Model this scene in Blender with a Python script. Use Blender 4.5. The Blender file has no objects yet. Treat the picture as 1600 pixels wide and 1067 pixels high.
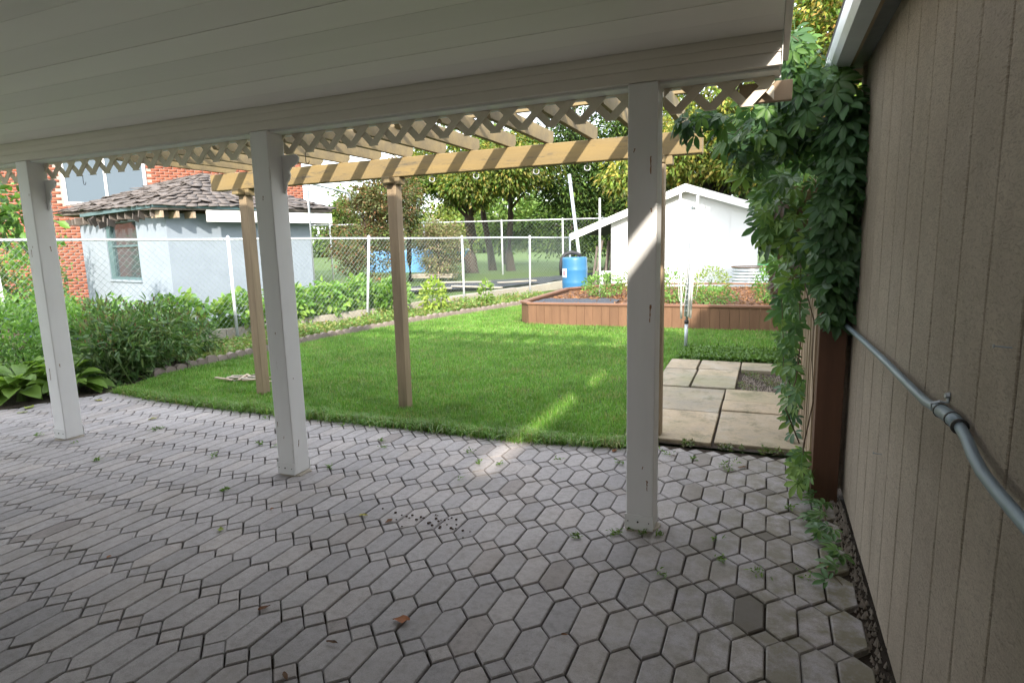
import bpy, math, random
import numpy as np
from mathutils import Vector, Matrix
R = math.radians
rng = np.random.default_rng(7)
random.seed(7)
S = bpy.context.scene
COL = S.collection

# ------------------------------------------------------------------ camera
cam = bpy.data.cameras.new('camera'); cam.sensor_width = 36; cam.lens = 21.24; cam.clip_end = 2000; cam.clip_start = 0.05
camo = bpy.data.objects.new('camera', cam); COL.objects.link(camo)
camo.matrix_world = Matrix(((0.92180, -0.03815, 0.38579, 0.0), (0.38688, 0.15418, -0.90915, 0.0),
                            (-0.02480, 0.98731, 0.15688, 1.45), (0, 0, 0, 1)))
S.camera = camo
# ------------------------------------------------------------------ light
SUN = Vector((0.76, -1.82, 1.0)).normalized()
w = bpy.data.worlds.new('World'); S.world = w; w.use_nodes = True
nt = w.node_tree; sky = nt.nodes.new('ShaderNodeTexSky'); sky.sky_type = 'NISHITA'; sky.sun_disc = False
sky.sun_elevation = math.asin(SUN.z); sky.sun_rotation = math.atan2(SUN.x, SUN.y)
sky.air_density = 1.0; sky.dust_density = 2.0; sky.ozone_density = 1.0
# thin bright cloud veil over the blue, the same all round the sky
tcw = nt.nodes.new('ShaderNodeTexCoord'); nzw = nt.nodes.new('ShaderNodeTexNoise'); nzw.inputs['Scale'].default_value = 2.2; nzw.inputs['Detail'].default_value = 6; nt.links.new(tcw.outputs['Generated'], nzw.inputs['Vector'])
rpw = nt.nodes.new('ShaderNodeMapRange'); rpw.inputs[1].default_value = .3; rpw.inputs[2].default_value = .7; rpw.inputs[3].default_value = .55; rpw.inputs[4].default_value = .95; nt.links.new(nzw.outputs['Fac'], rpw.inputs[0])
mxw = nt.nodes.new('ShaderNodeMix'); mxw.data_type = 'RGBA'; nt.links.new(rpw.outputs[0], mxw.inputs[0]); nt.links.new(sky.outputs[0], mxw.inputs[6]); mxw.inputs[7].default_value = (5.85, 6.05, 6.4, 1)
nt.links.new(mxw.outputs[2], nt.nodes['Background'].inputs[0]); nt.nodes['Background'].inputs[1].default_value = 0.15
sl = bpy.data.lights.new('sun', 'SUN'); sl.energy = 2.0; sl.angle = R(1.3); sl.color = (1.0, 0.92, 0.80)
so = bpy.data.objects.new('sun', sl); COL.objects.link(so); so.rotation_euler = (-SUN).to_track_quat('-Z', 'Y').to_euler()
so.location = (4, -10, 12)
S.view_settings.view_transform = 'Standard'; S.view_settings.look = 'None'; S.view_settings.gamma = 1.0
S.view_settings.exposure = 2.17
S.render.engine = 'CYCLES'
S.cycles.max_bounces = 8; S.cycles.diffuse_bounces = 5; S.cycles.transparent_max_bounces = 8

# ------------------------------------------------------------------ materials
def srgb(h):
    return tuple(((c / 255) / 12.92 if c / 255 <= 0.04045 else ((c / 255 + 0.055) / 1.055) ** 2.4) for c in h)
class NT:
    def __init__(s, name):
        s.m = bpy.data.materials.new(name); s.m.use_nodes = True; s.t = s.m.node_tree; s.n = s.t.nodes
        s.b = s.n['Principled BSDF']; s.out = s.n['Material Output']
    def add(s, ty, **kw):
        n = s.n.new(ty)
        for k, v in kw.items():
            if isinstance(k, str) and hasattr(n, k): setattr(n, k, v)
        return n
    def link(s, a, b): s.t.links.new(a, b)
    def coord(s, scale=(1, 1, 1), kind='Object'):
        tc = s.add('ShaderNodeTexCoord'); mp = s.add('ShaderNodeMapping'); mp.inputs['Scale'].default_value = scale
        s.link(tc.outputs[kind], mp.inputs[0]); return mp.outputs[0]
    def noise(s, co, scale, detail=4, rough=0.6, dist=0.0):
        n = s.add('ShaderNodeTexNoise'); n.inputs['Scale'].default_value = scale; n.inputs['Detail'].default_value = detail
        n.inputs['Roughness'].default_value = rough; n.inputs['Distortion'].default_value = dist; s.link(co, n.inputs['Vector']); return n.outputs['Fac']
    def ramp(s, fac, stops):
        r = s.add('ShaderNodeValToRGB'); e = r.color_ramp.elements
        while len(e) < len(stops): e.new(0.5)
        for i, (p, c) in enumerate(stops):
            e[i].position = p; e[i].color = (*c[:3], 1) if not isinstance(c, (int, float)) else (c, c, c, 1)
        s.link(fac, r.inputs[0]); return r.outputs[0]
    def mix(s, fac, a, b, mode='MIX'):
        m = s.add('ShaderNodeMix', data_type='RGBA', blend_type=mode)
        for sock, v in ((m.inputs[0], fac), (m.inputs[6], a), (m.inputs[7], b)):
            if hasattr(v, 'links'): s.link(v, sock)
            elif isinstance(v, (int, float)): sock.default_value = v
            else: sock.default_value = (*v[:3], 1)
        return m.outputs[2]
    def math(s, op, a, b=0.0):
        m = s.add('ShaderNodeMath', operation=op)
        for sock, v in ((m.inputs[0], a), (m.inputs[1], b)):
            if hasattr(v, 'links'): s.link(v, sock)
            else: sock.default_value = v
        return m.outputs[0]
    def rand(s):
        o = s.add('ShaderNodeObjectInfo'); g = s.add('ShaderNodeNewGeometry')
        return s.math('FRACT', s.math('ADD', o.outputs['Random'], g.outputs['Random Per Island']))
    def bump(s, h, strength=0.3, dist=0.01):
        b = s.add('ShaderNodeBump'); b.inputs['Strength'].default_value = strength; b.inputs['Distance'].default_value = dist
        s.link(h, b.inputs['Height']); s.link(b.outputs[0], s.b.inputs['Normal']); return b
    def fin(s, col, rough=0.8, spec=0.3, metal=0.0):
        if hasattr(col, 'links'): s.link(col, s.b.inputs['Base Color'])
        else: s.b.inputs['Base Color'].default_value = (*col[:3], 1)
        if hasattr(rough, 'links'): s.link(rough, s.b.inputs['Roughness'])
        else: s.b.inputs['Roughness'].default_value = rough
        s.b.inputs['Specular IOR Level'].default_value = spec; s.b.inputs['Metallic'].default_value = metal
        return s.m
MATS = {}
def paint(name, c, c2, scale=6, rough=0.55, stretch=(1, 1, 1), bump=0.15, spec=0.3, world=False, dark=None, dthr=0.62, metal=0.0, bscale=40, bdist=0.004):
    t = NT(name); co = t.coord(stretch)
    n = t.noise(co, scale, 6, 0.65); col = t.ramp(n, [(0.3, c), (0.72, c2)])
    r = t.rand(); col = t.mix(1.0, col, t.ramp(r, [(0, (0.86, 0.86, 0.86)), (1, (1.0, 1.0, 1.0))]), 'MULTIPLY')
    if dark:
        d = t.ramp(t.noise(co, scale * 2.7, 8, 0.75), [(dthr, 0), (dthr + 0.1, 1)]); col = t.mix(d, col, dark)
    t.bump(t.noise(co, bscale, 5, 0.7), bump, bdist)
    MATS[name] = t.fin(col, rough, spec, metal); return MATS[name]
paint('white_paint', (.80, .79, .78), (.74, .73, .72), 5, 0.5, (1, 1, .25), 0.12, dark=(.40, .34, .27), dthr=0.655)
paint('beam_paint', (.74, .69, .63), (.64, .59, .53), 3, 0.55, (.2, 1, 1), 0.1, dark=(.20, .16, .12), dthr=0.70)
paint('soffit_paint', (.80, .77, .71), (.74, .71, .65), 2, 0.5, (.15, 1, 1), 0.06, dark=(.32, .29, .24), dthr=0.76)
paint('lattice_paint', (.82, .74, .61), (.72, .64, .51), 8, 0.65, (1, 1, 1), 0.2)
paint('underside_paint', (.74, .75, .71), (.66, .67, .63), 6, 0.5)
paint('gutter_paint', (.60, .63, .66), (.50, .53, .56), 5, 0.35, spec=0.5)
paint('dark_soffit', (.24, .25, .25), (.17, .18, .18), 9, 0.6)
paint('tan_board', (.42, .33, .24), (.30, .23, .16), 7, 0.7)
paint('pergola_wood', (.27, .205, .10), (.155, .125, .08), 4.5, 0.75, (.25, 1.6, 1.6), 0.35, dark=(.10, .075, .05), dthr=0.60, bscale=26)
paint('pergola_beam_wood', (.27, .19, .075), (.185, .14, .075), 5, 0.75, (.22, 1.6, 1.6), 0.45, dark=(.10, .085, .06), dthr=0.55, bscale=26)
paint('post_wood', (.36, .27, .17), (.20, .15, .10), 6, 0.8, (1.8, 1.8, .18), 0.35, dark=(.10, .075, .05), dthr=0.64, bscale=30)
paint('cedar_red', (.125, .060, .035), (.075, .038, .024), 5, 0.6, (2, 2, .2), 0.3)
paint('fence_wood', (.40, .31, .21), (.27, .20, .14), 6, 0.8, (2, 2, .2), 0.3, dark=(.12, .09, .06), dthr=0.68)
paint('bed_wood', (.20, .11, .062), (.14, .075, .044), 5, 0.6, (2, 2, .25), 0.3, dark=(.15, .08, .05), dthr=0.68)
paint('cap_wood', (.22, .115, .07), (.16, .08, .05), 5, 0.6, (.3, 2, 2), 0.3)
paint('concrete', (.42, .37, .30), (.33, .30, .25), 5, 0.9, bump=0.4, dark=(.22, .20, .15), dthr=0.62)
paint('edging_concrete', (.25, .20, .175), (.18, .15, .13), 9, 0.9, bump=0.6, dark=(.12, .11, .09), dthr=0.62)
paint('soil', (.070, .052, .038), (.04, .03, .022), 12, 0.95, bump=1.0, bscale=60, bdist=0.02)
paint('mulch', (.20, .105, .06), (.11, .06, .04), 30, 0.95, bump=1.0)
paint('galvanised', (.52, .56, .60), (.42, .46, .50), 14, 0.42, bump=0.1, spec=0.5, metal=0.55)
paint('fence_metal', (.66, .68, .72), (.54, .56, .60), 14, 0.5, bump=0.1, spec=0.5, metal=0.2)
paint('wire', (.30, .36, .34), (.22, .27, .26), 14, 0.5, metal=0.2)
paint('iron', (.03, .03, .03), (.05, .045, .04), 14, 0.5)
paint('conduit_metal', (.20, .26, .30), (.15, .195, .225), 8, 0.42, (1, .3, 1), 0.1, spec=0.5, metal=0.3, dark=(.42, .38, .34), dthr=0.74)
paint('shed_white', (.70, .71, .73), (.66, .67, .69), 3, 0.6)
paint('pale_blue', (.29, .335, .39), (.245, .285, .335), 2.0, 0.7, dark=(.17, .20, .23), dthr=0.66)
paint('shingle', (.155, .135, .125), (.085, .075, .07), 8, 0.9, bump=0.6)
paint('trim_white', (.80, .80, .79), (.74, .74, .73), 3, 0.6)
paint('rot_wood', (.20, .17, .15), (.10, .085, .075), 8, 0.9, bump=0.6)
paint('brick', (.34, .105, .06), (.25, .075, .045), 3, 0.85, bump=0.3)
paint('mortar', (.36, .30, .26), (.30, .25, .22), 6, 0.9)
paint('barrel_blue', (.035, .16, .32), (.03, .145, .29), 3, 0.4, spec=0.45, bump=0.03)
paint('rubber', (.02, .02, .022), (.03, .03, .032), 8, 0.6)
paint('label_white', (.80, .78, .78), (.76, .74, .74), 5, 0.6)
paint('label_red', (.60, .05, .12), (.52, .04, .10), 5, 0.6)
paint('bark', (.085, .062, .05), (.05, .037, .03), 9, 0.95, (1, 1, .25), 1.0, bscale=14, bdist=0.03)
paint('vine_stem', (.14, .10, .06), (.09, .065, .04), 9, 0.9)
paint('green_stem', (.09, .14, .04), (.07, .11, .03), 9, 0.8)
paint('cord_white', (.78, .78, .76), (.72, .72, .70), 9, 0.6)
paint('tarp_black', (.022, .026, .036), (.04, .045, .058), 4, 0.7, bump=0.6, bscale=6, bdist=0.05, spec=0.5)
paint('car_blue', (.12, .30, .55), (.10, .27, .50), 2, 0.25, bump=0.0, spec=0.6)
paint('old_log', (.15, .115, .09), (.09, .07, .055), 8, 0.95, bump=0.8)
paint('house_stone', (.38, .33, .28), (.30, .26, .22), 6, 0.9)
paint('house_bounce_siding', (.80, .79, .76), (.76, .75, .72), 4, 0.6)  # pale tone picked to bounce fill onto posts and ceiling
paint('roof_dark', (.10, .095, .09), (.07, .065, .06), 8, 0.9)
paint('teal_frame', (.10, .17, .18), (.08, .13, .14), 6, 0.6)
paint('debris', (.035, .02, .015), (.06, .035, .02), 30, 0.9)
paint('rust', (.30, .17, .09), (.16, .08, .04), 30, 0.9)
def mk_paver():
    t = NT('paver'); o = t.add('ShaderNodeObjectInfo'); g = t.add('ShaderNodeNewGeometry')
    pos = g.outputs['Position']
    rnd = t.rand()
    base = t.ramp(rnd, [(0, (.285, .268, .268)), (.3, (.325, .305, .305)), (.7, (.35, .327, .323)), (.93, (.37, .338, .325)), (1, (.25, .222, .21))])
    big = t.ramp(t.noise(pos, 0.9, 4, 0.6), [(.35, (.80, .80, .80)), (.65, (1.05, 1.04, 1.03))])
    col = t.mix(1.0, base, big, 'MULTIPLY')
    sp = t.ramp(t.noise(pos, 330, 3, 0.75), [(.32, (.60, .60, .60)), (.5, (1, 1, 1)), (.68, (1.22, 1.2, 1.18))])
    col = t.mix(0.8, col, sp, 'MULTIPLY')
    st = t.ramp(t.noise(pos, 26, 5, 0.75), [(.34, (.72, .71, .70)), (.55, (1, 1, 1))])
    col = t.mix(0.8, col, st, 'MULTIPLY')
    # moss and grime collects along the garage side of the paving
    sep = t.add('ShaderNodeSeparateXYZ'); t.link(pos, sep.inputs[0])
    side = t.add('ShaderNodeMapRange'); side.inputs[1].default_value = -0.7; side.inputs[2].default_value = 0.3; t.link(sep.outputs[0], side.inputs[0])
    mo = t.math('MULTIPLY', side.outputs[0], t.ramp(t.noise(pos, 7, 6, 0.7), [(.40, 0), (.58, 1)]))
    col = t.mix(t.math('MULTIPLY', mo, 0.9), col, (.135, .118, .07))
    soil_ = t.ramp(t.noise(pos, 2.6, 7, 0.72), [(.50, 0), (.70, .55)])
    col = t.mix(soil_, col, (.21, .185, .16))
    wornk = t.ramp(t.math('MULTIPLY', side.outputs[0], t.math('GREATER_THAN', rnd, .90)), [(0.2, 0), (.6, .75)])
    col = t.mix(wornk, col, (.10, .088, .072))
    t.bump(t.noise(pos, 200, 5, 0.75), 0.45, 0.003)
    MATS['paver'] = t.fin(col, 0.82, 0.3)
mk_paver()
def mk_slab():
    t = NT('slab_concrete'); g = t.add('ShaderNodeNewGeometry'); p = g.outputs['Position']; r = t.rand()
    col = t.ramp(t.noise(p, 2.3, 6, 0.65), [(.30, (.40, .36, .30)), (.5, (.37, .305, .22)), (.72, (.27, .245, .20))])
    col = t.mix(1.0, col, t.ramp(r, [(0, (.78, .80, .82)), (1, (1.05, 1.0, .95))]), 'MULTIPLY')
    col = t.mix(t.ramp(t.noise(p, 5.5, 8, 0.75), [(.50, 0), (.66, .8)]), col, (.15, .14, .085))
    col = t.mix(t.ramp(t.noise(p, 38, 6, 0.8), [(.52, 0), (.70, .6)]), col, (.17, .145, .11))
    col = t.mix(t.ramp(t.noise(p, 1.1, 4, 0.6), [(.5, 0), (.68, .55)]), col, (.20, .20, .11))
    t.bump(t.noise(p, 90, 6, 0.8), 0.6, 0.006); MATS['slab_concrete'] = t.fin(col, 0.9, 0.2)
def mk_siding():
    t = NT('siding'); co = t.coord((1, 1, 1)); r = t.rand()
    col = t.ramp(t.noise(co, 5, 5, 0.6), [(.3, (.54, .45, .345)), (.7, (.64, .545, .43))])
    col = t.mix(1.0, col, t.ramp(r, [(0, (.86, .86, .86)), (1, (1.02, 1.02, 1.02))]), 'MULTIPLY')
    grain = t.noise(t.coord((1, 4.6, 15)), 5.5, 6, 0.72, 2.2)
    fine = t.noise(t.coord((1, 60, 34)), 6, 4, 0.7)
    col = t.mix(t.ramp(fine, [(.58, 0), (.74, .5)]), col, (.70, .63, .53))
    col = t.mix(t.ramp(grain, [(.34, .65), (.52, 0)]), col, (.27, .21, .15))
    col = t.mix(t.ramp(grain, [(.56, 0), (.70, .5)]), col, (.72, .64, .53))
    big = t.noise(t.coord((1, 1.2, .5)), 2.2, 5, 0.65)
    col = t.mix(t.ramp(big, [(.48, 0), (.72, .4)]), col, (.33, .27, .20))
    t.bump(t.math('ADD', t.math('MULTIPLY', grain, 1.6), fine), 1.0, 0.011)
    MATS['siding'] = t.fin(col, 0.62, 0.35)
mk_siding(); mk_slab()
def mk_leaf(name, trans=0.35, rough=0.45, spec=0.35, vein=0.0):
    t = NT(name); a = t.add('ShaderNodeAttribute', attribute_name='col'); col = a.outputs['Color']
    o = t.add('ShaderNodeObjectInfo')
    col = t.mix(1.0, col, t.ramp(o.outputs['Random'], [(0, (.75, .78, .72)), (1, (1.2, 1.15, 1.05))]), 'MULTIPLY')
    t.fin(col, rough, spec)
    tr = t.add('ShaderNodeBsdfTranslucent'); t.link(t.mix(1.0, col, (1.25, 1.3, .75), 'MULTIPLY'), tr.inputs[0])
    ms = t.add('ShaderNodeMixShader'); ms.inputs[0].default_value = trans
    t.link(t.b.outputs[0], ms.inputs[1]); t.link(tr.outputs[0], ms.inputs[2]); t.link(ms.outputs[0], t.out.inputs[0])
    MATS[name] = t.m
mk_leaf('leaf'); mk_leaf('needle', 0.15, 0.6, 0.2); mk_leaf('grass_blade', 0.3, 0.42, 0.4); mk_leaf('dry_leaf', 0.15, 0.8, 0.2)
def mk_ground():
    t = NT('ground'); g = t.add('ShaderNodeNewGeometry'); p = g.outputs['Position']
    n = t.noise(p, 0.35, 6, 0.65); n2 = t.noise(p, 14, 6, 0.7)
    col = t.mix(t.ramp(n, [(.40, 0), (.58, 1)]), (.06, .125, .03), (.085, .15, .04))
    col = t.mix(t.ramp(n2, [(.42, 0), (.66, .8)]), col, (.11, .10, .05))
    t.bump(n2, 0.8, 0.03); MATS['ground'] = t.fin(col, 0.95, 0.1)
    t = NT('lawn'); g = t.add('ShaderNodeNewGeometry'); p = g.outputs['Position']
    n2 = t.noise(p, 30, 5, 0.7)
    col = t.mix(t.ramp(n2, [(.3, 0), (.7, 1)]), (.04, .075, .016), (.075, .12, .03))
    t.bump(n2, 0.8, 0.02); MATS['lawn'] = t.fin(col, 0.95, 0.1)
    t = NT('field'); g = t.add('ShaderNodeNewGeometry'); p = g.outputs['Position']
    n2 = t.noise(p, 1.2, 6, 0.7)
    col = t.mix(t.ramp(n2, [(.3, 0), (.7, 1)]), (.05, .20, .065), (.07, .225, .075)); MATS['field'] = t.fin(col, 0.95, 0.1)
    t = NT('pane'); t.fin((.05, .07, .08), 0.08, 0.6); MATS['pane'] = t.m
    t = NT('bluepane'); t.fin((.10, .13, .16), 0.35, 0.25); MATS['bluepane'] = t.m
mk_ground()

# ------------------------------------------------------------------ mesh helpers
class MB:
    def __init__(s): s.v = []; s.f = []; s.c = None
    def poly(s, vs, fs):
        o = len(s.v); s.v += [tuple(v) for v in vs]; s.f += [tuple(i + o for i in f) for f in fs]; return s
    def box(s, lo, hi, M=None):
        x0, y0, z0 = lo; x1, y1, z1 = hi
        vs = [(x0, y0, z0), (x1, y0, z0), (x1, y1, z0), (x0, y1, z0), (x0, y0, z1), (x1, y0, z1), (x1, y1, z1), (x0, y1, z1)]
        if M is not None: vs = [M @ Vector(v) for v in vs]
        return s.poly(vs, [(0, 3, 2, 1), (4, 5, 6, 7), (0, 1, 5, 4), (1, 2, 6, 5), (2, 3, 7, 6), (3, 0, 4, 7)])
    def prism(s, pts, a, b, axis='z', M=None):
        n = len(pts)
        def P(p, h): return {'z': (p[0], p[1], h), 'y': (p[0], h, p[1]), 'x': (h, p[0], p[1])}[axis]
        vs = [P(p, a) for p in pts] + [P(p, b) for p in pts]
        if M is not None: vs = [M @ Vector(v) for v in vs]
        return s.poly(vs, [tuple(range(n))[::-1], tuple(range(n, 2 * n))] + [(i, (i + 1) % n, n + (i + 1) % n, n + i) for i in range(n)])
    def tube(s, pts, r, n=8, cap=True):
        pts = [Vector(p) for p in pts]; rs = r if isinstance(r, (list, tuple)) else [r] * len(pts)
        vs = []; fs = []
        up = Vector((0, 0, 1))
        for i, p in enumerate(pts):
            t = (pts[min(i + 1, len(pts) - 1)] - pts[max(i - 1, 0)]).normalized()
            u = t.cross(up)
            if u.length < 1e-3: u = t.cross(Vector((1, 0, 0)))
            u.normalize(); q = t.cross(u)
            for k in range(n):
                a = 2 * math.pi * k / n; vs.append(p + (u * math.cos(a) + q * math.sin(a)) * rs[i])
        for i in range(len(pts) - 1):
            for k in range(n):
                fs.append((i * n + k, i * n + (k + 1) % n, (i + 1) * n + (k + 1) % n, (i + 1) * n + k))
        if cap: fs.append(tuple(range(n))[::-1]); fs.append(tuple(range((len(pts) - 1) * n, len(pts) * n)))
        return s.poly(vs, fs)
    def lathe(s, prof, n=24, c=(0, 0, 0)):
        vs = [(c[0] + r * math.cos(2 * math.pi * k / n), c[1] + r * math.sin(2 * math.pi * k / n), c[2] + z) for r, z in prof for k in range(n)]
        fs = [(i * n + k, i * n + (k + 1) % n, (i + 1) * n + (k + 1) % n, (i + 1) * n + k) for i in range(len(prof) - 1) for k in range(n)]
        fs.append(tuple(range(n))[::-1]); fs.append(tuple(range((len(prof) - 1) * n, len(prof) * n)))
        return s.poly(vs, fs)
    def mesh(s, name, mat, smooth=False):
        me = bpy.data.meshes.new(name); me.from_pydata(s.v, [], s.f); me.update()
        me.materials.append(MATS[mat])
        if smooth: me.polygons.foreach_set('use_smooth', [True] * len(me.polygons))
        return me
    def build(s, name, mat, parent=None, bevel=0.0, smooth=False, loc=None):
        o = bpy.data.objects.new(name, s.mesh(name, mat, smooth)); COL.objects.link(o)
        if parent is not None: o.parent = parent
        if loc is not None: o.location = loc
        if bevel:
            b = o.modifiers.new('bevel', 'BEVEL'); b.width = bevel; b.segments = 2; b.limit_method = 'ANGLE'
        return o
def npmesh(name, V, F, mat, col=None, parent=None, smooth=False):
    """V (n,3), F (m,k) constant k, col (n,3) per-vertex."""
    me = bpy.data.meshes.new(name); n = len(V); m, k = F.shape
    me.vertices.add(n); me.vertices.foreach_set('co', np.ascontiguousarray(V, dtype=np.float32).ravel())
    me.loops.add(m * k); me.loops.foreach_set('vertex_index', np.ascontiguousarray(F, dtype=np.int32).ravel())
    me.polygons.add(m); me.polygons.foreach_set('loop_start', np.arange(0, m * k, k, dtype=np.int32))
    me.update(calc_edges=True)
    if smooth: me.polygons.foreach_set('use_smooth', np.ones(m, dtype=bool))
    if col is not None:
        a = me.color_attributes.new('col', 'FLOAT_COLOR', 'POINT')
        a.data.foreach_set('color', np.c_[col, np.ones(n)].astype(np.float32).ravel())
    me.materials.append(MATS[mat])
    o = bpy.data.objects.new(name, me); COL.objects.link(o)
    if parent is not None: o.parent = parent
    return o
def tag(o, label=None, cat=None, group=None, kind=None):
    if label: o['label'] = label
    if cat: o['category'] = cat
    if group: o['group'] = group
    if kind: o['kind'] = kind
    return o
def thing(name, label, cat, loc=(0, 0, 0), rz=0.0, group=None):
    o = bpy.data.objects.new(name, None); COL.objects.link(o); o.location = loc; o.rotation_euler = (0, 0, rz); o.empty_display_size = 0.1
    return tag(o, label, cat, group)
def inst(src, name, parent=None, loc=(0, 0, 0), rot=(0, 0, 0), sc=1.0):
    o = bpy.data.objects.new(name, src.data if hasattr(src, 'data') else src); COL.objects.link(o)
    if parent is not None: o.parent = parent
    o.location = loc; o.rotation_euler = rot; o.scale = (sc, sc, sc) if isinstance(sc, (int, float)) else sc
    return o
def unit(a): return a / (np.linalg.norm(a, axis=-1, keepdims=True) + 1e-9)
def leaves(P, D, L, W, pal, name, mat='leaf', parent=None, fold=0.18, jitter=0.12, curl=0.15, simple=False, N=None):
    """One leaf at each point P, axis D, lengths L, widths W; pal list of colours with random blend."""
    n = len(P); D = unit(D)
    if N is None: N = rng.normal(size=(n, 3)) * 0.6 + np.array([0, 0, 1.0])
    U = unit(np.cross(D, N)); N = np.cross(U, D)
    L = L[:, None]; W = W[:, None]
    if simple:
        V = np.stack([P, P + D * L * .45 + U * W * .5 + N * fold * W, P + D * L - N * curl * L, P + D * L * .45 - U * W * .5 + N * fold * W], 1)
        f = np.array([[0, 1, 2], [0, 2, 3]]); k = 4
    else:
        V = np.stack([P, P + D * L * .33 + U * W * .47 + N * fold * W, P + D * L * .68 + U * W * .36 + N * (fold * W * .8 - curl * L * .4), P + D * L - N * curl * L,
                      P + D * L * .68 - U * W * .36 + N * (fold * W * .8 - curl * L * .4), P + D * L * .33 - U * W * .47 + N * fold * W, P + D * L * .5 - N * curl * L * .2], 1)
        f = np.array([[0, 1, 6], [1, 2, 6], [2, 3, 6], [3, 4, 6], [4, 5, 6], [5, 0, 6]]); k = 7
    F = (f[None] + (np.arange(n) * k)[:, None, None]).reshape(-1, 3)
    pal = np.array(pal); i = rng.integers(0, len(pal), n); j = rng.integers(0, len(pal), n); t = rng.random((n, 1))
    c = pal[i] * t + pal[j] * (1 - t); c *= 1 + rng.normal(size=(n, 1)) * jitter; c = np.clip(c, 0.004, 1)
    C = np.repeat(c, k, 0)
    return npmesh(name, V.reshape(-1, 3), F, mat, C, parent)

def zg(x, y):
    z = np.minimum(np.maximum(0, 0.022 * (np.asarray(y, float) - 4.2)), 0.36)
    return z
FA = np.array([-7.72, 6.96]); FD = np.array([math.sin(R(16.9)), math.cos(R(16.9))])     # line of the wire fence
FNRM = np.array([-FD[1], FD[0]])
def side(x, y): return (np.asarray(x) - FA[0]) * FNRM[0] + (np.asarray(y) - FA[1]) * FNRM[1]    # >0 on the neighbour's side
def zn(x, y): return zg(x, y) + 0.12 * np.clip(side(x, y) / 0.2, 0, 1)
def fpt(s, off=0.0): p = FA + FD * s + FNRM * off; return float(p[0]), float(p[1])

# ------------------------------------------------------------------ ground, lawn, beds
def lin(a, b, n): return list(np.linspace(a, b, n))
xs = np.array([-700, -400, -200, -120, -80, -60, -45, -35, -28] + lin(-24, 6, 61) + [8, 12, 20, 40, 80, 200, 400, 700])
ys = np.array([-400, -100, -30, -10, -5, -2] + lin(0, 24, 61) + [26, 30, 36, 45, 60, 90, 150, 300, 800])
X, Y = np.meshgrid(xs, ys, indexing='ij')
Z = zn(X, Y) - 0.07
nx, ny = X.shape
idx = np.arange(nx * ny).reshape(nx, ny)
F = np.stack([idx[:-1, :-1], idx[1:, :-1], idx[1:, 1:], idx[:-1, 1:]], -1).reshape(-1, 4)
tag(npmesh('ground', np.stack([X, Y, Z], -1).reshape(-1, 3), F, 'ground', smooth=True), kind='structure')
def strip(name, rows, mat, ncol=30, dz=0.0, zf=zg):
    V = []
    for y0, y1, x0, x1 in rows:      # row: y at left, y at right, x left, x right
        for k in range(ncol + 1):
            t = k / ncol; x = x0 + (x1 - x0) * t; y = y0 + (y1 - y0) * t; V.append((x, y, float(zf(x, y)) + dz))
    n = len(rows); F = np.array([(i * (ncol + 1) + k, i * (ncol + 1) + k + 1, (i + 1) * (ncol + 1) + k + 1, (i + 1) * (ncol + 1) + k) for i in range(n - 1) for k in range(ncol)])
    return tag(npmesh(name, np.array(V), F, mat, smooth=True), kind='structure')
EDX = [4.0, 4.17, 4.9, 6.2, 7.46, 8.7, 10.1, 11.7, 13.0, 14.5]; EDY = [-6.45, -6.42, -6.66, -6.50, -6.42, -6.08, -5.6, -4.98, -4.55, -4.1]
def xl(y): return float(np.interp(y, EDX, EDY))
def xr(y): return float(np.interp(y, [4.0, 4.3, 7.18, 7.3, 9.5, 9.85, 10.0, 14.5], [-0.80, -0.92, -0.95, 0.27, 0.27, -4.02, -4.05, -3.9]))
def ynear(x): return np.interp(x, [-6.6, -6.3, -5.6, -5.0, -3.5, -2.5, -1.7, -0.96, -0.8], [4.15, 4.12, 4.02, 3.99, 3.99, 4.0, 3.98, 4.08, 4.2])
strip('lawn', [(y, y, xl(y) + 0.0, xr(y)) for y in [4.12, 4.3, 5, 6, 7.17, 7.3, 8, 9, 9.5, 9.85, 11, 12.5, 14.0]], 'lawn', 40, 0.004)
def xfence(y): return FA[0] + (y - FA[1]) * FD[0] / FD[1]
strip('garden_soil', [(y, y, xfence(y) + 0.02, xl(y) - 0.02) for y in (4.17, 4.9, 6.2, 7.5, 8.7, 10.1, 11.7, 13, 14.5)], 'soil', 14, -0.004)
strip('side_bed_soil', [(1.0, 1.0, -12, -7.9), (3.1, 3.1, -12, -6.95), (3.7, 3.7, -11, -6.66), (4.15, 4.15, -10, -6.44), (4.168, 4.168, -9, -6.44)], 'soil', 10, -0.006)
pb = MB().poly([(-8.6, -1.4, -.022), (.46, -1.4, -.022), (.46, 4.33, -.022), (-0.9, 4.33, -.022), (-0.95, 4.16, -.022), (-6.5, 4.2, -.022), (-6.95, 3.2, -.022), (-7.9, 1.0, -.022)], [(0, 1, 2, 3, 4, 5, 6, 7)])
patio = tag(pb.build('patio', 'soil'), kind='structure')
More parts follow.
